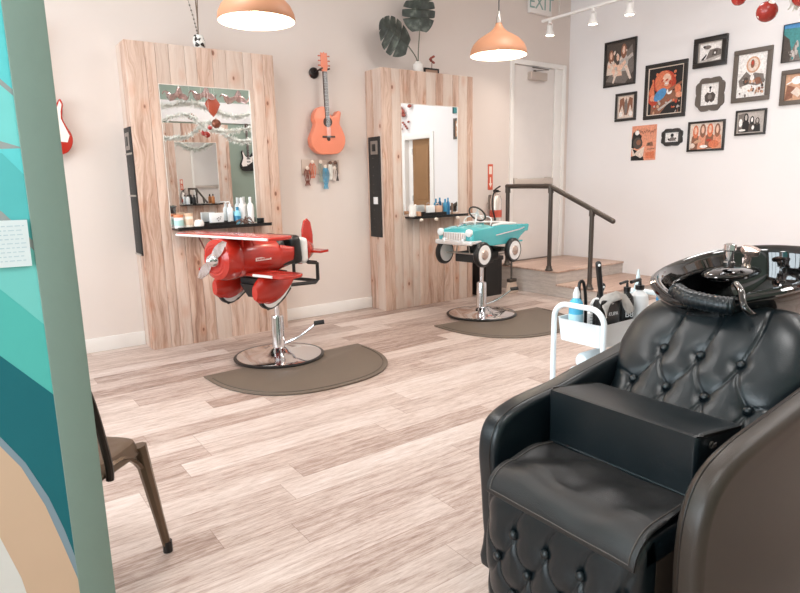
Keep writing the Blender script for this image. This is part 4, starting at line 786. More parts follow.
# open cockpit: red side walls stop at u=-.12, the black seat shows behind them
m = MB(L_)
def tub(u, v):
    uu = .02 - u * .14; ang = PI * v; wv = .148 - .012 * u; top = ZF + .065 - .03 * u; bot = ZF - .145 + .03 * u
    c, s_ = math.cos(ang), math.sin(ang); return (uu, wv * math.copysign(abs(c) ** .8, c), top - (top - bot) * abs(s_) ** .7)
m.grid(tub, 10, 24); ob = m.build('cockpit_tub', RED, ap, 50); md = ob.modifiers.new('s', 'SOLIDIFY'); md.thickness = .012; md.offset = -1
m = MB(L_); loft(m, [(-.29, .79, .115, .105), (-.33, .79, .10, .095), (-.38, .79, .07, .075), (-.43, .79, .035, .05), (-.45, .79, .015, .03)], ex=2.2); m.build('tail_cone', RED, ap, 40)
m = MB(L_); m.box((-.05, 0, .74), (.20, .24, .06), None, .02); m.box((-.165, 0, .815), (.10, .27, .22), (0, R(6), 0), .04); m.build('seat', BLK, ap)
m = MB(L_); loft(m, [(.03, ZF + .03, .13, .09), (-.02, ZF + .055, .125, .085), (-.05, ZF + .05, .11, .07)], ex=2.2); m.build('cowl_rim', BLK, ap)
m = MB(L_); m.box((-.252, 0, .80), (.075, .25, .20), None, .035); m.build('seat_shell', WENAM, ap)
m = MB(L_); m.lathe([(.062, 0), (.085, .006), (.10, .0), (.10, -.01)], (.485, 0, ZF), (1, 0, 0), 32); m.build('nose_ring', C('red_dark', 176, 40, 30, .25), ap)
m = MB(L_); m.lathe([(.05, 0), (.046, .02), (.03, .045), (.012, .06), (0, .064)], (.49, 0, ZF), (1, 0, 0), 28); hb = m.build('spinner', CHROME, ap)
def blade(sgn):
    def f(u, v):
        r = .03 + .15 * u; wv = (.012 + .034 * math.sin(PI * min(1, u * .92 + .1))) * (v - .5) * 2; a = R(42)
        d = Vector((0, math.cos(a), math.sin(a))) * sgn; s_ = Vector((0, -math.sin(a), math.cos(a))); return Vector((.515 + .012 * (v - .5) * 2, 0, ZF)) + d * r * 1.1 + s_ * wv * .62
    m = MB(L_); m.slab(f, lambda u, v: f(u, v) - Vector((.007, 0, 0)), 14, 7); return m
for sg in (1, -1): blade(sg).build('propeller_blade', CHROME, ap)
def wing(z, u0, ch, hs, name, ma):
    m = MB(L_); n = 24; V = []
    pts = []
    for k in range(41):                                       # rounded plan outline
        a = PI * k / 40 - PI / 2; pts.append((u0 - ch / 2 + ch / 2 * math.sin(a) * 1.0, hs - .07 + .07 * math.cos(a)))
    pts += [(p[0], -p[1]) for p in reversed(pts)]
    m.prism(pts, (0, 0, z - .011), (1, 0, 0), (0, 1, 0), .022, .007, 3); return m.build(name, ma, ap)
wg = wing(.958, .44, .21, .53, 'upper_wing', RED)
m = MB(L_); m.tube([(.44, y, .955) for y in (-.48, 0, .48)], .0088, 10); m.build('wing_edge_highlight', WENAM, wg)  # white band paints the highlight along the wing's front edge
lw = wing(.690, .31, .20, .49, 'lower_wing', RED)
for q_ in ((-.36, -.17), (.17, .36)): m = MB(L_); m.tube([(.31, y, .690) for y in q_], .0100, 10); m.build('wing_edge_highlight', WENAM, lw)
for y in (-.30, .30):
    for u in (.40, .30): m = MB(L_); m.tube([(u + (.0 if u == .4 else -.02), y * .75 if u == .4 else y * .6, .95), (u - .10, y * .42, .90)] if False else [(u, y * (.62 if u == .4 else .5), .95), (u - .06, y * .40, .885)], .006, 6); m.build('wing_strut', RED, ap)
for s_ in (-1, 1): m = MB(L_); m.tube([(.36, s_ * .34, .95), (.24, s_ * .34, .69)], .005, 6); m.build('outer_strut', C('strut_dark', 120, 50, 42, .4), ap) if s_ == -1 else None
m = MB(L_); m.prism([(-.34, .84), (-.45, .78), (-.455, .90), (-.435, 1.0), (-.40, 1.03), (-.365, 1.015), (-.34, .94)], (0, .008, 0), (1, 0, 0), (0, 0, 1), .018, .006); m.build('tail_fin', RED, ap)
m = MB(L_); m.prism([(-.33, -.20), (-.44, -.18), (-.44, .18), (-.33, .20)], (0, 0, .775), (1, 0, 0), (0, 1, 0), .018, .006); m.build('tailplane', RED, ap)
for y, nm in ((.215, 0), (-.215, 0)):
    m = MB(L_); secs = []
    for k in range(17):
        q = k / 16; u = .345 - .345 * q; hh = .105 * (math.sin(PI * min(1, (q * .86 + .07)) ** .75)) + .008; secs.append((u, .575 + .045 * q + .02 * (q > .5) * (q - .5), .062 * (math.sin(PI * min(1, q * .9 + .06)) ** .6) + .004, hh))
    loft(m, secs, 24, 2.2); wp = m.build('wheel_pant', RED, ap, 40)
    m = MB(L_); m.lathe([(.085, -.022), (.098, -.012), (.098, .012), (.085, .022)], (.22, y, .54), (0, 1, 0), 32); 
    for ch_ in (0,): pass
    m.build('tire', BLK, wp)
    m = MB(L_); m.lathe([(.0, -.026), (.083, -.024), (.083, .024), (0, .026)], (.22, y, .54), (0, 1, 0), 32); m.build('wheel_disc', WENAM, wp)
    m = MB(L_); m.tube([(.21, y, .468), (.15, y, .488), (.09, y, .525), (.03, y, .575), (.0, y, .605)], [.022, .026, .022, .014, .004], 10, flat=.55); m.build('pant_edge', WENAM, wp)
    m = MB(L_); m.tube([(.24, y, .447), (.15, y, .466), (.085, y, .505), (.02, y, .565)], .012, 8); m.build('pant_trim', BLK, wp)
    for v in wp.data.vertices: v.co += Matrix.Rotation(0, 3, 'Z') @ Vector((0, y, 0))
m = MB(L_); m.box((.03, 0, .62), (.34, .22, .05), None, .01); m.prism([(.0, .49), (.15, .49), (.22, .60), (-.10, .60)], (0, .09, 0), (1, 0, 0), (0, 0, 1), .18, .01); m.box((-.02, 0, .655), (.06, .24, .04)); m.build('mount_frame', BLKM, ap)
m = MB(L_); m.tube([(0, .13, .57), (-.33, .13, .545), (-.36, .13, .565), (-.36, .13, .69), (-.26, .13, .71)], .014, 8); m.tube([(0, -.13, .57), (-.33, -.13, .545), (-.36, -.13, .565), (-.36, -.13, .69), (-.26, -.13, .71)], .014, 8); m.tube([(-.35, -.13, .555), (-.35, .13, .555)], .014, 8); m.tube([(-.35, -.13, .70), (-.35, .13, .70)], .012, 8); m.build('rear_frame', BLKM, ap)
dc = MB(L_); dc.box((.19, .1465, .79), (.14, .004, .024)); dcp = dc.build('name_decal', C('decal_white', 240, 226, 220), fu)
m = MB(L_)
for k in range(9): m.box((.135 + k * .0135, .149, .79), (.008, .003, .010))
m.build('decal_lettering', RED, dcp, 0)
# shift decal onto the hull
# ---- car chair
cx, cy = 4.03, 4.23
YC = R(9)
cc = thing('car_chair', (cx, cy, 0), 'turquoise and white vintage pedal-car shaped children\'s styling chair on a chrome pedestal', 'styling chair', rz=PI + YC)
chair_base(cc, cx, cy, .58, 0, (.72, -.62, 0))
K_ = Matrix.Translation((cx - .01, cy, 0)) @ Matrix.Rotation(PI + YC, 4, 'Z')
def carbody(u, v):
    pass
m = MB(K_)                                                     # side profile extruded across, then cockpit as an inset tub
prof = [(.385, .735), (.395, .80), (.385, .85), (.34, .872), (.10, .885), (.05, .89), (-.28, .872), (-.36, .865), (-.405, .85), (-.40, .79), (-.37, .735), (-.31, .71), (-.17, .70), (-.03, .695), (.12, .70), (.16, .725), (.2, .75), (.30, .75), (.35, .735)]
# body shell in slices so the plan tapers and the hood crowns
def body_sec(u, half, zb, zt, crown):
    return [(u, -half, zb), (u, -half * 1.03, zb + (zt - zb) * .5), (u, -half, zt - .012), (u, -half * .86, zt), (u, -half * .45, zt + crown), (u, 0, zt + crown * 1.2), (u, half * .45, zt + crown), (u, half * .86, zt), (u, half, zt - .012), (u, half * 1.03, zb + (zt - zb) * .5), (u, half, zb)]
S_ = [body_sec(.385, .185, .75, .84, .004), body_sec(.375, .197, .745, .858, .008), body_sec(.33, .203, .74, .868, .014), body_sec(.2, .206, .72, .874, .016), body_sec(.08, .207, .70, .878, .016)]
V = [p for s_ in S_ for p in s_]; n = 11; F = [[i * n + k, i * n + k + 1, (i + 1) * n + k + 1, (i + 1) * n + k] for i in range(len(S_) - 1) for k in range(n - 1)] + [list(range(n))] + [[(len(S_) - 1) * n + k for k in range(n)]]
m.add(V, F)
for s_ in (-1, 1):
    m.prism([(.09, .70), (.09, .878), (-.05, .885), (-.22, .875), (-.38, .872), (-.44, .85), (-.44, .80), (-.36, .76), (-.30, .71), (-.1, .70)], (0, s_ * .2 + (.008 if s_ > 0 else .008), 0), (1, 0, 0), (0, 0, 1), .016, .005)
m.bb(-.40, .09, -.2, .2, .70, .715); m.bb(-.44, -.30, -.2, .2, .80, .868, .01)
cb = m.build('car_body', TEAL, cc, 40)
m = MB(K_); m.tube([(.07, -.19, .885), (-.06, -.195, .893), (-.28, -.19, .882), (-.30, 0, .885), (-.28, .19, .882), (-.06, .195, .893), (.07, .19, .885)], .012, 8); m.build('cockpit_rim', WENAM, cc)
m = MB(K_); m.box((-.17, 0, .76), (.2, .34, .05), None, .015); m.box((-.275, 0, .82), (.04, .34, .12), None, .015); m.build('seat', C('seat_tan', 120, 104, 92, .6), cc)
m = MB(K_)
m.box((.392, 0, .80), (.016, .26, .07), None, .006); gl = m.build('grille', WENAM, cc)
for k in range(13): m = MB(K_); m.box((.402, -.12 + k * .02, .80), (.006, .008, .062)); m.build('grille_bar', CHROME, gl)
m = MB(K_); m.box((.405, 0, .745), (.03, .43, .045), None, .014); m.box((.405, .11, .755), (.035, .04, .06), None, .012); m.box((.405, -.11, .755), (.035, .04, .06), None, .012); m.box((.33, .205, .748), (.13, .012, .03), None, .005); m.box((.33, -.205, .748), (.13, .012, .03), None, .005); m.build('bumper', C('bright_chrome', 238, 240, 240, .18, metal=.6), cc)
for s_ in (-1, 1): m = MB(K_); m.lathe([(.03, -.02), (.034, .0), (.034, .016), (.025, .026), (0, .03)], (.385, s_ * .165, .835), (1, 0, 0), 22); m.build('headlight', C('lamp_white', 235, 240, 240, .1), cc)
for s_ in (-1, 1): m = MB(K_); m.prism([(-.30, .80), (-.47, .80), (-.49, .86), (-.46, .87), (-.30, .87)], (0, s_ * .207 + .006, 0), (1, 0, 0), (0, 0, 1), .014, .004); m.build('tail_fin', TEAL, cc)
for s_ in (-1, 1): m = MB(K_); m.prism([(.06, .80), (-.32, .83), (-.40, .845), (-.40, .835), (-.32, .818), (.06, .79)], (0, .2185 if s_ > 0 else -.209, 0), (1, 0, 0), (0, 0, 1), .004); m.build('side_stripe', CHROME, cc)
m = MB(K_); m.tube([(.35, 0, .885), (.28, 0, .905), (.22, 0, .895)], [.012, .014, .006], 8); m.build('hood_ornament', CHROME, cc)
# windscreen frame, steering wheel
m = MB(K_); m.tube(spline([(.07, -.16, .885), (.04, -.14, .95), (.03, 0, .965), (.04, .14, .95), (.07, .16, .885)], 6), .005, 8); m.build('windscreen_frame', WENAM, cc)
def ring(c, ax_, r, n=28):
    mb = MB(); x, y, z = mb.frame(ax_); return [Vector(c) + x * (r * math.cos(2 * PI * k / n)) + y * (r * math.sin(2 * PI * k / n)) for k in range(n)]
m = MB(K_); m.tube(ring((.06, 0, .985), (-.75, 0, .6), .085), .008, 8, True); sw = m.build('steering_wheel', C('wheel_dark', 60, 50, 46, .4), cc)
m = MB(K_); m.tube([(.06, 0, .985), (.10, 0, .88)], .009, 8)
for p in ring((.06, 0, .985), (-.75, 0, .6), .073, 3): m.tube([(.06, 0, .985), tuple(p)], .006, 6)
m.lathe([(.022, 0), (.015, .012), (0, .014)], (.06, 0, .982), (-.75, 0, .6), 14); m.build('wheel_spokes', WENAM, sw)
for (u, s_, nm) in ((.27, 1, 'f'), (.27, -1, 'f'), (-.20, 1, 'r'), (-.20, -1, 'r')):
    y = s_ * .225; m = MB(K_); m.lathe([(.075, -.024), (.105, -.024), (.115, -.012), (.115, .012), (.105, .024), (.075, .024)], (u, y, .635), (0, 1, 0), 36); wl = m.build('wheel', BLK, cc)
    m = MB(K_); m.lathe([(.0, -.026), (.088, -.0265), (.088, .0265), (0, .026)], (u, y, .635), (0, 1, 0), 36); ww = m.build('whitewall', WENAM, wl)
    m = MB(K_); o = s_ * .027; m.lathe([(.045, 0), (.04, .008 ), (.02, .012), (0, .018)], (u, y + o, .635), (0, s_, 0), 24)
    for k in range(12): a = k * PI / 6; m.tube([(u + .012 * math.cos(a), y + o + s_ * .008, .635 + .012 * math.sin(a)), (u + .045 * math.cos(a), y + o + s_ * .003, .635 + .045 * math.sin(a))], .003, 5)
    m.build('hubcap', C('hub_grey', 190, 170, 160, .3, metal=.7), wl)
m = MB(K_); m.tube([(-.20, -.21, .635), (-.20, .21, .635)], .009, 8); m.build('axle', STEEL, cc)
m = MB(K_); m.tube([(.27, -.21, .635), (.27, .21, .635)], .009, 8); m.tube([(.27, -.08, .64), (.27, -.06, .74)], .006, 6); m.tube([(.27, .08, .64), (.27, .06, .74)], .006, 6); m.build('axle', STEEL, cc)
m = MB(K_); m.box((.06, 0, .59), (.34, .26, .09), None, .01); m.box((.0, 0, .545), (.14, .2, .05), None, .01); m.box((-.19, 0, .63), (.22, .2, .035)); m.box((-.02, 0, .66), (.05, .22, .09)); m.build('mount_frame', BLKM, cc)
m = MB(K_); m.tube([(-.1, .14, .6), (-.40, .14, .60), (-.42, .14, .68)], .009, 8); m.tube([(-.1, -.14, .6), (-.40, -.14, .60), (-.42, -.14, .68)], .009, 8); m.build('rear_frame', STEEL, cc)

# ============================================================ metal chair by the partition
sc = Vector((.205, 2.135, 0)); ang = R(42)
mc = thing('metal_chair', sc, 'dark gunmetal cafe chair half hidden behind the sage partition edge', 'chair', rz=ang); Q_ = Matrix.Translation(sc) @ Matrix.Rotation(ang, 4, 'Z'); hw = .165
def seatf(u, v):
    x, y = (u - .5) * 2, (v - .5) * 2; q = (abs(x) ** 6 + abs(y) ** 6) ** (1 / 6); mm_ = max(abs(x), abs(y)); k = mm_ / q if q > 1e-6 else 1; e = max(0, mm_ - .88) / .12; return (x * k * hw, y * k * hw, .452 - .008 * (1 - min(1, (x * x + y * y))) - .045 * e ** 2)
m = MB(Q_); m.slab(seatf, lambda u, v: (lambda p: (p[0] * .97, p[1] * .97, p[2] - .006))(seatf(u, v)), 25, 25); m.build('seat', GUNMETAL, mc, 40)
for sx in (-1, 1):
    for sy in (-1, 1):
        m = MB(Q_); top = Vector((sx * .145, sy * .145, .425)); bot = Vector((sx * .188, sy * .188, .012)); pts = [top.lerp(bot, k / 6) for k in range(7)]; m.tube(pts, [.026, .024, .0215, .02, .0175, .016, .0145], 8); lg = m.build('leg', GUNMETAL, mc)
        m = MB(Q_); m.cyl(tuple(bot + Vector((0, 0, -.012))), tuple(bot + Vector((0, 0, .03))), .017, None, 10); m.build('foot_cap', BLK, lg)
m = MB(Q_)
for (a, b) in (((-1, -1), (1, -1)), ((1, -1), (1, 1)), ((1, 1), (-1, 1)), ((-1, 1), (-1, -1))):
    A = Vector((a[0] * .15, a[1] * .15, .43)); B = Vector((b[0] * .15, b[1] * .15, .43)); m.tube([A.lerp(B, k / 8) + Vector((0, 0, -.10 * abs(k / 4 - 1) ** 2.5)) for k in range(9)], [.016] * 9, 6, flat=.5)
m.build('apron', GUNMETAL, mc)
m = MB(Q_); m.tube(spline([(-.05, -.178, .40), (-.055, -.182, .47), (-.10, -.178, .70), (-.125, -.13, .81), (-.13, 0, .83), (-.125, .13, .81), (-.10, .178, .70), (-.055, .182, .47), (-.05, .178, .40)], 6), .0125, 10); bk = m.build('back_frame', C('gunmetal_dark', 52, 46, 42, .35, metal=.7), mc)
m = MB(Q_); m.slab(lambda u, v: (-.10 - .03 * v, (u - .5) * .09, .44 + .39 * v), lambda u, v: (-.104 - .03 * v, (u - .5) * .09, .44 + .39 * v), 4, 6); m.build('back_slat', GUNMETAL, mc)

# ============================================================ trolley and its contents
TX0, TX1, TY0, TY1 = 2.30, 2.87, 1.62, 1.905
tr = thing('trolley', ((TX0 + TX1) / 2, (TY0 + TY1) / 2, 0), 'white metal rolling cart between the wash chair and the steps', 'cart')
def tray(z0, z1):
    cx_, cy_ = (TX0 + TX1) / 2, (TY0 + TY1) / 2; a, b = (TX1 - TX0) / 2, (TY1 - TY0) / 2 - .012
    def ringp(sx, z, r=.03):
        P = []
        for qx, qy, a0 in ((1, 1, 0), (-1, 1, 90), (-1, -1, 180), (1, -1, 270)):
            for k in range(5): an = R(a0 + k * 22.5); P.append((cx_ + qx * (a * sx - r) + r * math.cos(an), cy_ + qy * (b * sx - r) + r * math.sin(an), z))
        return P
    rings = [ringp(.93, z0 + .004), ringp(.95, z0), ringp(1, z1 - .004), ringp(1.015, z1), ringp(.985, z1 - .002), ringp(.93, z0 + .006)]; n = 20; V = [p for r in rings for p in r]
    F = [[i * n + k, i * n + (k + 1) % n, (i + 1) * n + (k + 1) % n, (i + 1) * n + k] for i in range(1, 5) for k in range(n)] + [[n + k for k in range(n)], [5 * n + k for k in range(n)]]
    m = MB(); m.add(V, F); return m.build('tray', CART, tr, 40)
tray(.525, .637); tray(.22, .29); tray(.09, .17)
for Xh in (TX0 + .002, TX1 - .002):
    P = [(Xh, TY0, .04), (Xh, TY0, .30), (Xh, TY0, .61)] + [(Xh, TY0 + .075 - .075 * math.cos(R(a)), .632 + .075 * math.sin(R(a))) for a in range(10, 91, 10)] + [(Xh, TY1 - .075 + .075 * math.sin(R(a)), .632 + .075 * math.cos(R(a))) for a in range(0, 81, 10)] + [(Xh, TY1, .61), (Xh, TY1, .30), (Xh, TY1, .04)]
    m = MB(); m.tube(P, .0135, 12); m.build('handle_frame', CART, tr)
    for Y in (TY0, TY1): m = MB(); m.lathe([(.024, -.011), (.027, -.006), (.027, .006), (.024, .011)], (Xh, Y, .027), (0, 1, 0), 16); m.build('caster', BLK, tr)
zt = .532
bottle((2.35, 1.815, zt), .255, .034, C('can_blue', 90, 190, 226, .25), WPLAST, 'light blue spray can with white nozzle in the cart', 'cone', name='spray_can', band=C('can_white_blue', 190, 228, 240, .3))
m = MB(); P = spline([(2.44, 1.84, zt), (2.425, 1.85, .70), (2.42, 1.855, .785), (2.445, 1.85, .795), (2.455, 1.84, .70), (2.46, 1.84, zt)], 6); m.tube(P, .008, 8); tag(m.build('hair_tool', BLK), 'black looped comb handle behind the blue spray can', 'hair tool')
def brush(x, y, top, label, lean):
    t = thing('round_brush', (x, y, zt), label, 'brush'); m = MB(); a = Vector((x + lean, y, top)); b = Vector((x, y, .72)); m.tube([tuple(b), tuple(b.lerp(a, .4)), tuple(a)], [.010, .013, .014], 10); m.sph(tuple(a), .0145, 10, 8); m.build('handle', BLK, t)
    m = MB(); m.sph(tuple(a + Vector((-.006, -.01, -.005))), .007, 8, 6); m.build('hang_hole', WPLAST, t)
    m = MB(); m.lathe([(.02, 0), (.024, .01), (.024, .15), (.016, .17)], (x, y, zt + .005), seg=16)
    for k in range(70): an = k * 2.4; zz = zt + .015 + .14 * k / 70; m.tube([(x + .02 * math.cos(an), y + .02 * math.sin(an), zz), (x + .036 * math.cos(an), y + .036 * math.sin(an), zz)], .0012, 4)
    m.build('bristle_barrel', BLKM, t)
brush(2.475, 1.765, .895, 'tall black round brush with its handle up in the cart', -.035)
brush(2.50, 1.80, .775, 'shorter black round brush leaning in the cart', .03)
pb = thing('product_pouch', (2.42, 1.68, zt), 'black pouch with pale lettering and a frayed grey cloth over it in the cart', 'pouch')
def pouch(u, v, s_):
    th = .026 * max(0, math.sin(PI * u)) ** .5 * (1 - .6 * v); return (2.345 + .15 * u + .008 * v, 1.68 + s_ * th, zt + .195 * v + .012 * math.sin(u * 9) * v)
m = MB(); m.slab(lambda u, v: pouch(u, v, -1), lambda u, v: pouch(u, v, 1), 14, 8); m.build('pouch', C('pouch_black', 30, 28, 28, .3), pb)
text_part('KUPA', .024, Matrix.Translation((2.405, 1.646, zt + .145)) @ Matrix.Rotation(R(-8), 4, 'Z') @ Matrix.Rotation(PI / 2, 4, 'X'), 'lettering', C('print_silver', 200, 200, 200), pb)
m = MB(); rr = random.Random(9)
P0 = lambda u, v: (2.36 + .20 * u, 1.69 - .040 * math.sin(PI * v * .5) + .008 * math.sin(u * 11), .735 + .035 * math.sin(PI * u) ** .7 - v * (.03 + .07 * (max(0, 1 - abs(u - .85) / .3) + .6 * max(0, 1 - u / .2))))
m.slab(P0, lambda u, v: tuple(Vector(P0(u, v)) + Vector((0, .004, -.004))), 26, 8)
for k in range(900):
    u, v = rr.random(), rr.random(); p = Vector(P0(u, v)); d = Vector((rr.uniform(-1, 1), rr.uniform(-1, -.1), rr.uniform(-.3, 1))) * .011; s2 = Vector((.0011, .0006, 0)); m.add([p - s2, p + s2, p + d], [[0, 1, 2]])
m.build('frayed_cloth', C('fleece_grey', 196, 190, 184, .95, var=.2, bscale=300), pb)
bottle((2.585, 1.70, zt), .27, .034, BLK, BLK, 'black pump bottle with a white label in the cart', 'pump', band=None)
bt = bpy.data.objects['bottle.001'] if False else None
m = MB(); m.lathe([(.0346, .05), (.0346, .145)], (2.585, 1.70, zt), seg=20); lb = [o for o in bpy.data.objects if o.get('label') == 'black pump bottle with a white label in the cart'][0]
text_part('B8', .04, Matrix.Translation((2.563, 1.6675, zt + .115)) @ Matrix.Rotation(R(-32), 4, 'Z') @ Matrix.Rotation(PI / 2, 4, 'X'), 'lettering', WPLAST, lb)
bottle((2.675, 1.69, zt), .27, .044, WPLAST, BLK, 'wide white pump bottle with a black pump in the cart', 'pump')
bottle((2.79, 1.775, zt), .30, .020, C('clear_blue', 206, 228, 232, .1), C('clear_cap', 216, 232, 236, .1), 'slim pale clear bottle behind the white pump bottle', 'cone')
bottle((2.81, 1.665, zt), .19, .03, C('milk_white', 240, 240, 240), C('cap_blue', 52, 150, 206, .3), 'white bottle with a blue cap at the far end of the cart', 'cone')
m = MB(); m.sph((2.53, 1.83, zt + .13), (.045, .03, .05), 12, 8); m.lathe([(.04, 0), (.045, .1)], (2.53, 1.83, zt), seg=14); tag(m.build('white_jar', WPLAST), 'white domed jar at the back of the cart', 'jar')
def towel(x, y, z, r, label):
    m = MB(); P = [(r * math.sqrt(max(0, 1 - (k / 6 - 1) ** 2)) if False else r, 0)]; m.lathe([(.0, 0), (r * .8, .004), (r, .02), (r, .17), (r * .8, .186), (0, .19)], (x - .095, y, z), (1, 0, 0), 24); tag(m.build('rolled_towel', C('towel_white_blue', 222, 236, 242, .95, bump=.6, bscale=260)), label, 'towel', 'rolled towels in the cart')
for ty, tz, tl in ((1.855, .272, 'rolled white towel at the far left of the bottom row in the cart'), (1.765, .272, 'rolled white towel in the middle of the bottom row in the cart'), (1.675, .272, 'rolled white towel at the chair side of the bottom row in the cart'), (1.81, .352, 'rolled white towel at the left of the second row in the cart'), (1.72, .352, 'rolled white towel at the right of the second row in the cart'), (1.765, .432, 'topmost rolled white towel in the cart')): towel(2.43, ty, tz, .042, tl)

# ============================================================ wash chair
WY = .925
wc = thing('wash_chair', (1.5, WY, 0), 'large black tufted leather shampoo chair in the foreground', 'chair')
prof = [(1.235, .10), (1.205, .22), (1.19, .40), (1.19, .52), (1.212, .60), (1.265, .655), (1.37, .690), (1.55, .712), (1.77, .738), (1.96, .765), (2.03, .75), (2.01, .60), (1.91, .38), (1.80, .20), (1.74, .10)]
prof_far = [(1.235, .10), (1.205, .22), (1.19, .40), (1.182, .50), (1.195, .57), (1.235, .612), (1.33, .638), (1.49, .655), (1.62, .678), (1.78, .702), (1.95, .730), (2.02, .73), (2.01, .60), (1.91, .38), (1.80, .20), (1.74, .10)]
pr_ = [(v.x, v.y) for v in spline([(a, b, 0) for a, b in prof], 4, True)]
IH, OH = .258, .338
for s_ in (-1, 1):
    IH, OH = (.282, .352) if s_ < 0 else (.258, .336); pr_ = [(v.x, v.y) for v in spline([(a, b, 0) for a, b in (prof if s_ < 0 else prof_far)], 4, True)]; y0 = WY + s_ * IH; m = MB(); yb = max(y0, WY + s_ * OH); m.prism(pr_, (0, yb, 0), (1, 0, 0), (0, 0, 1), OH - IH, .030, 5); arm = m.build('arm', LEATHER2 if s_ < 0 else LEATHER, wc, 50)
    cc0 = Vector((1.6, .42))
    for q_, (yo, ins) in enumerate(((IH + .009, .0080), (IH + .021, .0005))):
        P = []
        for k in range(len(pr_)):
            a, b = pr_[k]; t0 = Vector(pr_[(k + 1) % len(pr_)]) - Vector(pr_[k - 1]); nn = Vector((-t0.y, t0.x)).normalized(); nn = nn if nn.dot(Vector((a, b)) - cc0) < 0 else -nn
            if b > .14: P.append((a + nn.x * ins, WY + s_ * yo, b + nn.y * ins))
        m = MB(); m.tube(P, .0022, 6); m.build('seam', C('seam_leather', 26, 22, 20, .3), arm)
# tufted surfaces
def tuft(a, b, ba, bb, rows, off=0.0, soft=.030, depth=.024):
    """height at (a,b); buttons on a diamond lattice: rows = [(b, [a...])]"""
    h = 0
    dmin = 9
    for (rb, aa) in rows:
        for q in aa: dmin = min(dmin, math.hypot(a - q, b - rb))
    h -= depth * .35 * math.exp(-(dmin / (soft * .75)) ** 2) + depth * .32 * math.exp(-(dmin / (soft * 1.7)) ** 2)
    return h, dmin
def seg_d(p, a, b):
    dx_, dy_ = b[0] - a[0], b[1] - a[1]; L_s = math.hypot(dx_, dy_); ts = max(0, min(1, ((p[0] - a[0]) * dx_ + (p[1] - a[1]) * dy_) / (L_s * L_s))); bow = .10 * L_s * math.sin(PI * ts) * (1 if dx_ * dy_ > 0 else -1); p = (p[0] + dy_ / L_s * bow, p[1] - dx_ / L_s * bow)
    ax_, ay_ = b[0] - a[0], b[1] - a[1]; t_ = max(0, min(1, ((p[0] - a[0]) * ax_ + (p[1] - a[1]) * ay_) / (ax_ * ax_ + ay_ * ay_))); return math.hypot(p[0] - a[0] - ax_ * t_, p[1] - a[1] - ay_ * t_)
B0 = Vector((1.65, 0, .452)); BD = Vector((.33, 0, .42)); BL = BD.length; BDn = BD.normalized(); BN = Vector((-BDn.z, 0, BDn.x))
# rows measured along the back plane
brow_t = [.55 * BL, .36 * BL, .80 * BL]
up_b = [(.375 * BL, [-.19, -.071, .048, .165]), (.61 * BL, [-.131, -.012, .107])]
segs_b = []
for q in up_b[1][1]:
    segs_b.append(((q, up_b[1][0]), (q + .004, BL * 1.06)))
    for p in up_b[0][1]:
        if abs(p - q) < .09: segs_b.append(((q, up_b[1][0]), (p, up_b[0][0])))
for p in up_b[0][1]: segs_b.append(((p, up_b[0][0]), (p - .06, up_b[0][0] - .12))); segs_b.append(((p, up_b[0][0]), (p + .06, up_b[0][0] - .12)))
segs_b += [((-.19, up_b[0][0]), (-.30, up_b[0][0] + .02)), ((.165, up_b[0][0]), (.30, up_b[0][0] + .02))]
def backf(u, v):
    t_ = v; wv = .255 + .038 * min(1, max(0, (t_ - .35) / .25))
    if t_ > .54: wv *= (1 - ((t_ - .54) / .46) ** 2.8 * .34)
    a = (u - .5) * 2 * wv; b = t_ * BL * 1.03; e = 1 - abs((u - .5) * 2) ** 3.2; ev = 1 - max(0, (t_ - .72) / .28) ** 2.6
    th = .085 * (max(0, e) ** .38) * (max(0, ev) ** .5) + .012; h, dm = tuft(a, b, 0, 0, up_b)
    sd = min(seg_d((a, b), s0, s1) for s0, s1 in segs_b); h -= .006 * math.exp(-(sd / .004) ** 2) + .0028 * math.exp(-(sd / .018) ** 2)
    p = B0 + BDn * b + BN * (th + h * min(1, th / .05)); return (p.x, WY + a, p.z + .0)
def backb(u, v):
    t_ = v; wv = .255 + .038 * min(1, max(0, (t_ - .35) / .25))
    if t_ > .54: wv *= (1 - ((t_ - .54) / .46) ** 2.8 * .34)
    a = (u - .5) * 2 * wv; p = B0 + BDn * (t_ * BL * 1.03) - BN * .06 * (1 - .5 * t_) * (1 - abs(2 * u - 1) ** 4 * .4); return (p.x, WY + a, p.z)
m = MB(); m.slab(backf, backb, 131, 101); bk = m.build('back_cushion', LEATHER, wc, 80)
def surf_b(a, b):
    th = .085 * max(0, 1 - abs(a / .262) ** 3.2) ** .45 + .012; p = B0 + BDn * b + BN * (th - .014); return Vector((p.x, WY + a, p.z))
for rb, aa in up_b:
    for q in aa: m = MB(); p = surf_b(q, rb); m.lathe([(.0125, -.010), (.0135, .000), (.0115, .006), (.006, .0095), (0, .0105)], p, BN, 20); m.build('button', LEATHER, bk, 60)
# outer rear shell
m = MB(); m.slab(lambda u, v: (1.97 + .06 * v - .03 * abs(2 * u - 1) ** 3 - .24 * (1 - v) ** 1.5, WY + (u - .5) * 2 * .30, .10 + .66 * v), lambda u, v: (1.93 + .06 * v - .24 * (1 - v) ** 1.5, WY + (u - .5) * 2 * .30, .10 + .66 * v), 12, 12); m.build('back_shell', LEATHER2, wc, 50)
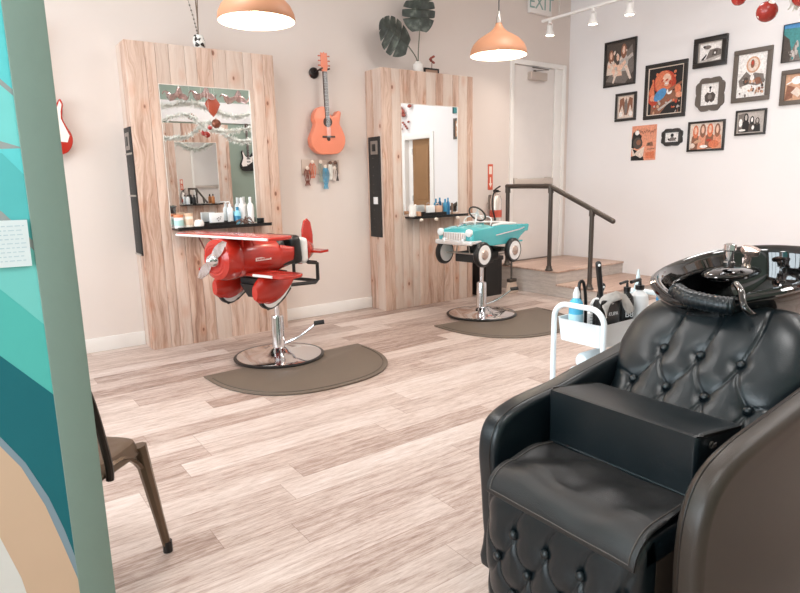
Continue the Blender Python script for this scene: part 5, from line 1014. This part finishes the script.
# seat cushion with waterfall front
def seatc(u, v):
    a = (u - .5) * 2; y = WY + a * .243; L = v * .86          # run from back, down the front
    if L < .46: x = 1.66 - L; z = .470 + .026 * L / .46 + .010 * math.sin(PI * L / .46)
    elif L < .46 + .11: q = (L - .46) / .11; x = 1.20 - .07 * math.sin(q * PI / 2); z = .497 - .07 * (1 - math.cos(q * PI / 2))
    else: q = (L - .57) / .29; x = 1.13 + .0 * q; z = .427 - q * .33
    ed = 1 - abs(a) ** 8
    return x, y, z, ed, L
frows = []; fs = []
zr = [.352, .262, .172, .10]
fb = [(zr[0], [-.215, -.105, .005, .115, .23]), (zr[1], [-.16, -.05, .06, .17]), (zr[2], [-.215, -.105, .005, .115, .23]), (zr[3], [-.16, -.05, .06, .17])]
fseg = []
for i in range(3):
    for q in fb[i][1]:
        for p in fb[i + 1][1]:
            if abs(p - q) < .09: fseg.append(((q, fb[i][0]), (p, fb[i + 1][0])))
for q in fb[0][1]: fseg.append(((q, fb[0][0]), (q - .035, .44)))
def seatfront(u, v):
    x, y, z, ed, L = seatc(u, v); a = y - WY
    if L > .50:
        k = min(1, (L - .50) / .06); h, dm = tuft(a, z, 0, 0, fb, soft=.024, depth=.018); sd = min(seg_d((a, z), s0, s1) for s0, s1 in fseg); h -= .007 * math.exp(-(sd / .0045) ** 2) + .003 * math.exp(-(sd / .016) ** 2)
        bulge = .03 * math.sin(PI * min(1, (z - .07) / .4)) ** .6 if z > .07 else 0; x = x - (bulge + h) * k * (max(0, ed) ** .5) + .03 * (1 - max(0, ed) ** .5)
    else: z -= .02 * (1 - max(0, ed) ** .5)
    return (x, y, z)
m = MB(); m.slab(seatfront, lambda u, v: (lambda q: (max(q[0], 1.165) + (.0 if q[4] < .5 else .04), q[1], min(q[2], .427)))(seatc(u, v)), 111, 131); stc = m.build('seat_cushion', LEATHER, wc, 80)
for rb, aa in fb[:4]:
    for q in aa:
        if abs(q) < .22: m = MB(); m.lathe([(.0125, -.004), (.013, .003), (.010, .008), (0, .010)], (1.13 - .03 * math.sin(PI * min(1, (rb - .07) / .4)) ** .6 + .009, WY + q, rb), (-1, 0, 0), 18); m.build('button', LEATHER, stc, 60)
m = MB(); m.bb(1.20, 1.76, WY - .243, WY + .243, .06, .43, .01); m.build('seat_box', LEATHER2, wc)
m = MB(); m.bb(1.26, 1.70, WY - .28, WY + .28, 0, .10, .01); m.build('plinth', BLKM, wc)
# leather flap over the seat
def flap(u, v):
    a = (u - .5) * 2; y = WY - .012 + a * .232; L = .20 + v * .368; wr = .010 * math.sin(a * 5.5 + 1.0 + L * 9) * math.sin(L * 16) + .006 * math.sin(a * 9 - L * 21)
    if L < .46: x = 1.66 - L; z = .492 + .024 * L / .46 + .010 * math.sin(PI * L / .46) + .9 * wr * min(1, max(0, (L - .26) / .08))
    elif L < .57: q = (L - .46) / .11; x = 1.20 - .088 * math.sin(q * PI / 2); z = .516 - .08 * (1 - math.cos(q * PI / 2)) + .6 * wr * (1 - q)
    else: x = 1.092 - .012 * (L - .57) / .055; z = .436 - (L - .57)
    return Vector((x, y, z))
m = MB(); m.slab(flap, lambda u, v: flap(u, v) + Vector((.005 if v > .6 else 0, 0, -.005)), 60, 60); ft = thing('seat_cover', (1.3, WY, .42), 'loose black leather flap draped over the wash chair seat front', 'seat cover'); fp = m.build('flap', C('flap_leather', 34, 33, 33, .42, bump=.35, bscale=420), ft, 80)
m = MB(); P = [flap(.03, k / 30 * .975) for k in range(31)] + [flap(.03 + .94 * k / 20, .975) for k in range(21)] + [flap(.97, .975 - k / 30 * .975) for k in range(31)]; m.tube([p + Vector((-.0008, 0, .0012)) for p in P], .0018, 5); m.build('hem_stitching', C('stitch_grey', 74, 68, 64), fp)
# booster cushion
bo = thing('booster_cushion', (1.5, WY, .53), 'black leather wedge booster cushion lying across the wash chair seat', 'cushion')
by0, by1 = WY - .232, WY + .225
m = MB(); m.prism([(-.01, 0), (.21, -.006), (.22, .142), (.03, .170), (-.012, .170)], (1.385, by1, .509), (1, 0, 0), (0, 0, 1), by1 - by0, .014, 4); bb_ = m.build('cushion', LEATHER, bo, 50)
m = MB(); e = [(1.380, by0 + .006, .675), (1.380, by1 - .006, .675), (1.395, by1 - .002, .677), (1.597, by1 - .004, .648), (1.597, by0 + .004, .648), (1.395, by0 + .002, .677)]; m.tube(e, .0045, 8, True); m.build('piping', C('piping_black', 22, 22, 22, .3), bb_)
m = MB(); e = [(1.377, by0 + .012, .520), (1.377, by1 - .012, .520)]; m.tube(e, .0035, 6); m.build('seam', LEATHER, bb_)
m = MB(); m.tube(ring((1.425, by0 - .008, .65), (0, 1, 0), .008, 12), .0022, 5, True); m.box((1.44, by0 - .008, .645), (.018, .003, .010)); m.build('zipper_pull', STEEL, bb_)

# ============================================================ shampoo basin
bs = thing('shampoo_basin', (2.3, WY, 0), 'glossy black shampoo basin behind the wash chair', 'basin')
bcx, bcy, brx, bry = 2.20, .985, .38, .24
def basin_ring(scale, z, tilt=.08, notch=0.0, dx=0.0, n=72):
    P = []
    for k in range(n):
        a = 2 * PI * k / n; c, s_ = math.cos(a), math.sin(a); x = bcx + dx + brx * scale * math.copysign(abs(c) ** .86, c); y = bcy + bry * scale * math.copysign(abs(s_) ** .86, s_)
        w_ = max(0, -c) ** 8; zz = z + tilt * (x - bcx + brx) / (2 * brx) - notch * w_; P.append(Vector((x, y, zz)))
    return P
levels = [(.25, .68, .02, 0, .10), (.55, .715, .04, 0, .10), (.84, .80, .07, .01, .05), (.97, .885, .08, .02, .01), (1.0, .915, .08, .03, 0), (1.005, .935, .08, .032, 0), (.985, .948, .08, .032, 0), (.93, .945, .08, .032, 0), (.90, .925, .08, .03, 0), (.83, .87, .07, .01, .03), (.64, .79, .05, 0, .08), (.33, .755, .03, 0, .10), (.10, .745, .02, 0, .10)]
V = []; n = 72
for (sc_, z, ti, no, dx) in levels: V += basin_ring(sc_, z, ti, no, dx)
F = [[i * n + k, i * n + (k + 1) % n, (i + 1) * n + (k + 1) % n, (i + 1) * n + k] for i in range(len(levels) - 1) for k in range(n)] + [list(range(n)), [(len(levels) - 1) * n + k for k in range(n)]]
m = MB(); m.add(V, F); bw = m.build('bowl', BLKGLOSS, bs, 60)
m = MB(); m.tube([p + Vector((0, 0, -.012)) for p in basin_ring(1.0, .945, .08, .032)], .011, 8, True); m.build('rim', BLKGLOSS, bw)
m = MB(); m.prism([(-.10, -.14), (.10, -.14), (.10, .14), (-.10, .14)], (2.32, .985, 0), (1, 0, 0), (0, 1, 0), .70, .03); m.build('pedestal', BLKM, bs)
m = MB(); m.lathe([(.022, 0), (.02, .003), (0, .003)], (bcx + .10, bcy, .765), seg=18); m.build('drain', CHROME, bs)
# raised deck at the far side with the taps
m = MB(); m.sph((2.34, 1.10, .935), (.17, .075, .028), 28, 14); m.build('inner_ledge', BLKGLOSS, bs)
fx, fy, fz = 2.26, 1.075, .965
m = MB(); m.lathe([(.02, 0), (.02, .02), (.014, .025), (.014, .06), (.021, .065), (.021, .085), (.01, .09)], (fx, fy, fz), seg=18); fa = m.build('faucet_body', CHROME, bs)
m = MB(); m.lathe([(.012, 0), (.012, .04), (.03, .05), (.033, .06), (.03, .07), (0, .072)], (fx + .055, fy - .03, fz + .005), (-.1, -.25, .75), seg=20); m.build('faucet_knob', C('rose_chrome', 222, 196, 184, .15, metal=.9), fa)
m = MB()
for k in range(8): a = k * PI / 4; m.tube([(fx + .055 + .012 * math.cos(a), fy - .035 + .012 * math.sin(a), fz + .0), (fx + .055 + .014 * math.cos(a), fy - .035 + .014 * math.sin(a), fz + .035)], .003, 5)
m.build('faucet_ribs', CHROME, fa)
# neck rest roll and spray hose
m = MB(); P = spline([(1.87, 1.05, .93), (1.835, 1.0, .922), (1.825, .95, .918), (1.828, .89, .914), (1.84, .85, .914)], 10); rad = [(.027 if 0 < i < len(P) - 1 else .018) + .0018 * math.sin(i * 2.4) for i in range(len(P))]; m.tube(P, rad, 14); m.build('neck_rest', LEATHER, bs, 60)
m = MB(); m.tube(spline([(1.93, .89, .965), (1.865, .845, .955), (1.82, .815, .925), (1.825, .80, .905), (1.85, .80, .895)], 8), .010, 10); m.build('spray_hose', BLKGLOSS, bs, 60)
